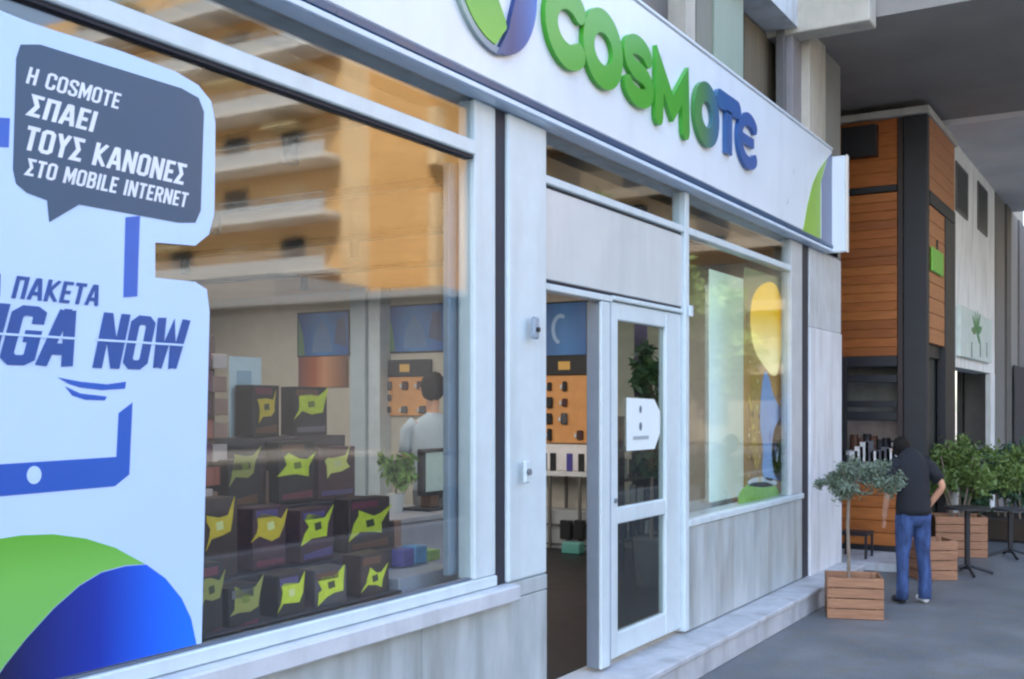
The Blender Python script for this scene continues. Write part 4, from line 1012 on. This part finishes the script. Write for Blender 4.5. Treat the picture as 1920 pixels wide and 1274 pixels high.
# ================================================================== CRATE WITH OLIVE TREE
def crate(name, label, loc, w, d, h, rot, n=4, group=None):
    t = thing(name, label, 'crate', loc, group, rot)
    hh = h/n
    me_cache = {}
    for i in range(n):
        z0_ = i*hh+.004; z1_ = (i+1)*hh-.004
        box('plank', -w/2, w/2, -d/2, -d/2+.018, z0_, z1_, woodC, t, .003, True)
        box('plank', -w/2, w/2, d/2-.018, d/2, z0_, z1_, woodC, t, .003, True)
        box('plank', -w/2, -w/2+.018, -d/2+.02, d/2-.02, z0_, z1_, woodC, t, .003, True)
        box('plank', w/2-.018, w/2, -d/2+.02, d/2-.02, z0_, z1_, woodC, t, .003, True)
    for sx in (-1, 1):
        for sy in (-1, 1):
            box('corner_batten', sx*(w/2-.045)-.02, sx*(w/2-.045)+.02, sy*(d/2-.03)-.01, sy*(d/2-.03)+.01, 0, h-.002, woodC, t, .003, True)
    box('soil', -w/2+.02, w/2-.02, -d/2+.04, d/2-.04, .01, h-.06, mat('soil', (.05, .035, .025), .95), t, 0, True)
    return t
gx_, gy_ = G(1600, 1162)
yaw = R(-62)
cr = crate('wooden_crate', 'slatted wooden crate on the pavement holding the small olive tree', (gx_+.21, gy_+.05, 0), .47, .44, .36, R(-72), 4)
tx, ty = G(1592, 1145)
tr = thing('olive_tree', 'small grey green olive tree with thin pale trunk standing in the crate', 'tree', (cr.location.x-.04, cr.location.y+.03, .30))
bm = bmesh.new()
pts = [(0, 0, 0), (-.01, 0, .25), (.0, .01, .5), (-.01, .0, .72), (.01, 0, .9)]
for a, b in zip(pts[:-1], pts[1:]): add_tube(bm, a, b, .016, .014, 8)
for k in range(6):
    an = k*1.05; add_tube(bm, (0, 0, .68+.03*k), (.2*math.cos(an), .2*math.sin(an), .86+.04*k), .008, .004, 6)
finish('trunk', bm, bark, tr, local=True)
foliage('crown', [(-.02, .0, .88, .2, .2, .14), (.08, -.19, .92, .2, .2, .14), (-.06, .12, .87, .14, .14, .11), (.05, -.32, .86, .14, .14, .12), (0, -.05, .99, .18, .18, .08)], 3000, .05, leafO, tr, .32, 2)

# more crates and planters to the right of the person
x, y = G(1766, 1090); crate('wooden_crate', 'small wooden crate just right of the person, near the kiosk corner', (x+.2, y+.15, 0), .42, .42, .42, R(-60), 4)
x, y = G(1800, 1050); crate('wooden_crate', 'wooden planter crate under the bushy tree', (x+.45, y+.1, 0), .6, .5, .5, R(-70), 5)
bt = thing('bushy_tree', 'bushy yellow green young tree in the planter crate right of the person', 'tree', (x+.5, y+.1, .28))
bm = bmesh.new()
for k in range(5):
    an = k*1.3; add_tube(bm, (.03*math.cos(an), .03*math.sin(an), 0), (.3*math.cos(an), .3*math.sin(an), .95), .018, .008, 7)
finish('trunk', bm, bark, bt, local=True)
foliage('crown', [(-.05, .0, .70, .42, .42, .3), (.1, .15, .92, .35, .35, .26), (-.1, -.35, .74, .35, .35, .28), (.1, .3, .66, .3, .3, .3), (.3, -.6, .75, .3, .3, .3)], 5600, .085, leafG, bt, .35, 5)
x, y = G(1893, 1010); 
st2 = thing('leafy_shrub', 'dark green shrub in a low wooden trough at the right edge', 'shrub', (x, y, 0))
foliage('crown', [(0, 0, .85, .45, .45, .5), (.3, -.5, .7, .45, .45, .45), (-.2, .5, .8, .35, .35, .4), (.8, .1, .95, .5, .5, .4)], 5200, .11, leafD, st2, .4, 6)
bm = bmesh.new()
for k in range(4): add_tube(bm, (.1*k-.2, .1*k-.15, .2), (.15*k-.2, .12*k-.15, .9), .015, .008, 6)
finish('stem', bm, bark, st2, local=True)
for i in range(3): box('plank', -.5, .75, -.48, -.45, .02+i*.11, .12+i*.11, woodC, st2, .004, True)
box('soil_box', -.48, .73, -.44, .4, .02, .3, MATS['soil'], st2, 0, True)
x, y = G(1868, 1000)
sh2 = thing('leafy_shrub', 'mid green shrub between the bushy tree and the dark shrub', 'shrub', (x+.4, y+.3, 0))
foliage('crown', [(0, 0, .9, .35, .35, .5), (.1, .2, .5, .3, .3, .35)], 2200, .1, leafG, sh2, .4, 8)
bm = bmesh.new(); add_tube(bm, (0, 0, 0), (0, 0, .9), .03, .01, 8); finish('stem', bm, bark, sh2, local=True)

# white pot, black tables
x, y = G(1803, 1030)
pt = thing('white_planter', 'tall slim white pot beside the black table', 'pot', (x+.05, y+.1, 0))
bm = bmesh.new(); add_tube(bm, (0, 0, .45), (0, 0, .95), .07, .09, 20); finish('pot', bm, white_paint, pt, local=True)
bm = bmesh.new()
for k in range(3): add_tube(bm, (.12*math.cos(k*2.1), .12*math.sin(k*2.1), 0), (.04*math.cos(k*2.1), .04*math.sin(k*2.1), .46), .012, .012, 8)
finish('stand', bm, black, pt, local=True)
def table(label, loc, s=1.0, h=.74):
    t = thing('cafe_table', label, 'table', loc, 'black cafe tables on the pavement')
    bm = bmesh.new(); add_tube(bm, (0, 0, h-.025), (0, 0, h), .30*s, .30*s, 28); finish('table_top', bm, black, t, local=True)
    tube('column', (0, 0, .05), (0, 0, h-.026), .03, black, t, local=True)
    for k in range(4):
        an = k*math.pi/2+.4; tube('leg', (0, 0, .10), (.27*math.cos(an), .27*math.sin(an), .015), .017, black, t, local=True)
    return t
x, y = G(1832, 1078); table('black round cafe table in front of the bushy tree', (x, y+.1, 0), .8)
x, y = G(1880, 1050); table('black round cafe table beside the dark shrub', (x+.3, y-.05, 0), .7, .6)
x, y = G(1628, 1068); stl = thing('low_stool', 'low black stool between the olive tree crate and the kiosk', 'stool', (x+.25, y+.2, 0))
box('seat', -.17, .17, -.17, .17, .36, .40, black, stl, .01, True)
for sx in (-1, 1):
    for sy in (-1, 1): box('leg', sx*.15-.014, sx*.15+.014, sy*.15-.014, sy*.15+.014, 0, .358, black, stl, .003, True)

# pale base slab in front of kiosk
tag(box('kiosk_base_slab', 12.55, 13.62, KY+.1, 3.0, .003, .10, step_stone, bev=.01), kind='structure')

# ================================================================== PERSON ON THE PAVEMENT
px0_, py0_ = G(1712, 1132)
per = thing('person', 'person in black t-shirt and blue jeans with head bowed, standing by the kiosk', 'person', (px0_, py0_, 0), rotz=R(-52)); per.scale = (.86, .9, 1.0)
denim = mat('blue_denim', srgb(26, 42, 78), .85, 0, .25, 5, stretch=(3, 3, 1), col2=srgb(72, 98, 150), bump=.3, bscale=80)
tee = mat('black_tee', (.010, .011, .016), .85, 0, .3, 8, bump=.2)
B = [(0,0,.90,.12,.10),(0,.01,1.08,.115,.09),(0,.05,1.27,.15,.10),(0,.12,1.37,.052,.052),(-.02,.2,1.41,.065,.075),(-.03,.25,1.46,.07,.08),
     (-.19,.05,1.30,.05,.05),(-.27,.03,1.06,.040,.040),(-.24,.16,.85,.030,.030),(-.23,.19,.78,.040,.030),
     (.19,.04,1.30,.05,.05),(.34,-.02,1.10,.040,.040),(.25,.10,.92,.030,.030),(.20,.14,.87,.040,.030),
     (-.10,.0,.82,.08,.08),(-.11,.01,.46,.055,.055),(-.13,-.03,.09,.04,.04),(-.14,.1,.04,.04,.03),
     (.10,.0,.82,.08,.08),(.12,.01,.46,.055,.055),(.13,-.03,.09,.04,.04),(.15,.1,.04,.04,.03)]
E = [(0,1),(1,2),(2,3),(3,4),(4,5),(2,6),(6,7),(7,8),(8,9),(2,10),(10,11),(11,12),(12,13),(0,14),(14,15),(15,16),(16,17),(0,18),(18,19),(19,20),(20,21)]
skin('body', B, E, skinM, per)
def fingers(hx, hy, hz, dx, dy, dz, side):
    for i in range(4):
        o_ = (i-1.5)*.017
        skin('finger', [(hx, hy+o_, hz, .009), (hx+dx*.5, hy+o_+dy*.5, hz+dz*.5, .0085), (hx+dx, hy+o_+dy+.012, hz+dz, .0075)], [(0,1),(1,2)], skinM, per, sub=1)
    skin('thumb', [(hx, hy+.02, hz+.02, .011), (hx-side*.02, hy+.055, hz-.01, .010), (hx-side*.02, hy+.065, hz-.035, .008)], [(0,1),(1,2)], skinM, per, sub=1)
fingers(-.23, .195, .765, .0, .01, -.075, -1)
fingers(.195, .145, .86, -.03, .02, -.065, 1)
cloth('t_shirt', [[(0,-.005,.83,.19,.15),(0,0,.95,.185,.145),(0,.0,1.08,.175,.13),(0,.03,1.22,.20,.14),(0,.055,1.32,.205,.12),(0,.09,1.39,.12,.09),(0,.12,1.42,.062,.062)],
   [(-.14,.05,1.32,.075,.075),(-.22,.045,1.26,.075,.075),(-.262,.035,1.12,.066,.066)],
   [(.14,.045,1.32,.075,.075),(.22,.03,1.26,.075,.075),(.30,.0,1.15,.066,.066)]], tee, per, .012, 3)
cloth('jeans', [[(0,0,.95,.155,.115),(0,0,.88,.175,.135),(0,-.01,.80,.175,.135),(0,0,.74,.15,.10)],
   [(-.088,0,.84,.095,.125),(-.10,.0,.66,.09,.10),(-.115,.01,.46,.075,.078),(-.125,-.01,.25,.064,.068),(-.13,-.01,.05,.060,.072)],
   [(.088,0,.84,.095,.125),(.105,.0,.66,.09,.10),(.12,.01,.46,.075,.078),(.128,-.01,.25,.064,.068),(.13,-.01,.05,.060,.072)]], denim, per, .012, 5)
for sx, m_, lb in ((-1, black, 'dark shoe'), (1, mat('white_shoe', (.75, .78, .8), .5), 'white shoe')):
    o = skin('shoe', [(sx*.13, -.06, .05, .042, .045), (sx*.135, .04, .045, .045, .04), (sx*.145, .17, .035, .042, .03)], [(0,1),(1,2)], m_, per); o['label'] = lb
bm = bmesh.new(); bmesh.ops.create_uvsphere(bm, u_segments=24, v_segments=16, radius=1)
for v in bm.verts:
    p = Vector((v.co.x*.093, v.co.y*.10, v.co.z*.10)); p.rotate(Matrix.Rotation(R(-35), 3, 'X'))
    v.co = p + Vector((-.03, .205, 1.465)) + Vector((random.uniform(-.004, .004), random.uniform(-.004, .004), random.uniform(-.004, .004)))
finish('hair', bm, hairM, per, local=True, smooth=True)
for sx in (-1, 1):
    skin('ear', [(sx*.085-.03, .25, 1.42, .014), (sx*.09-.03, .245, 1.44, .016)], [(0, 1)], skinM, per, sub=1)
skin('nose', [(-.03, .32, 1.42, .012), (-.03, .345, 1.395, .013)], [(0, 1)], skinM, per, sub=1)
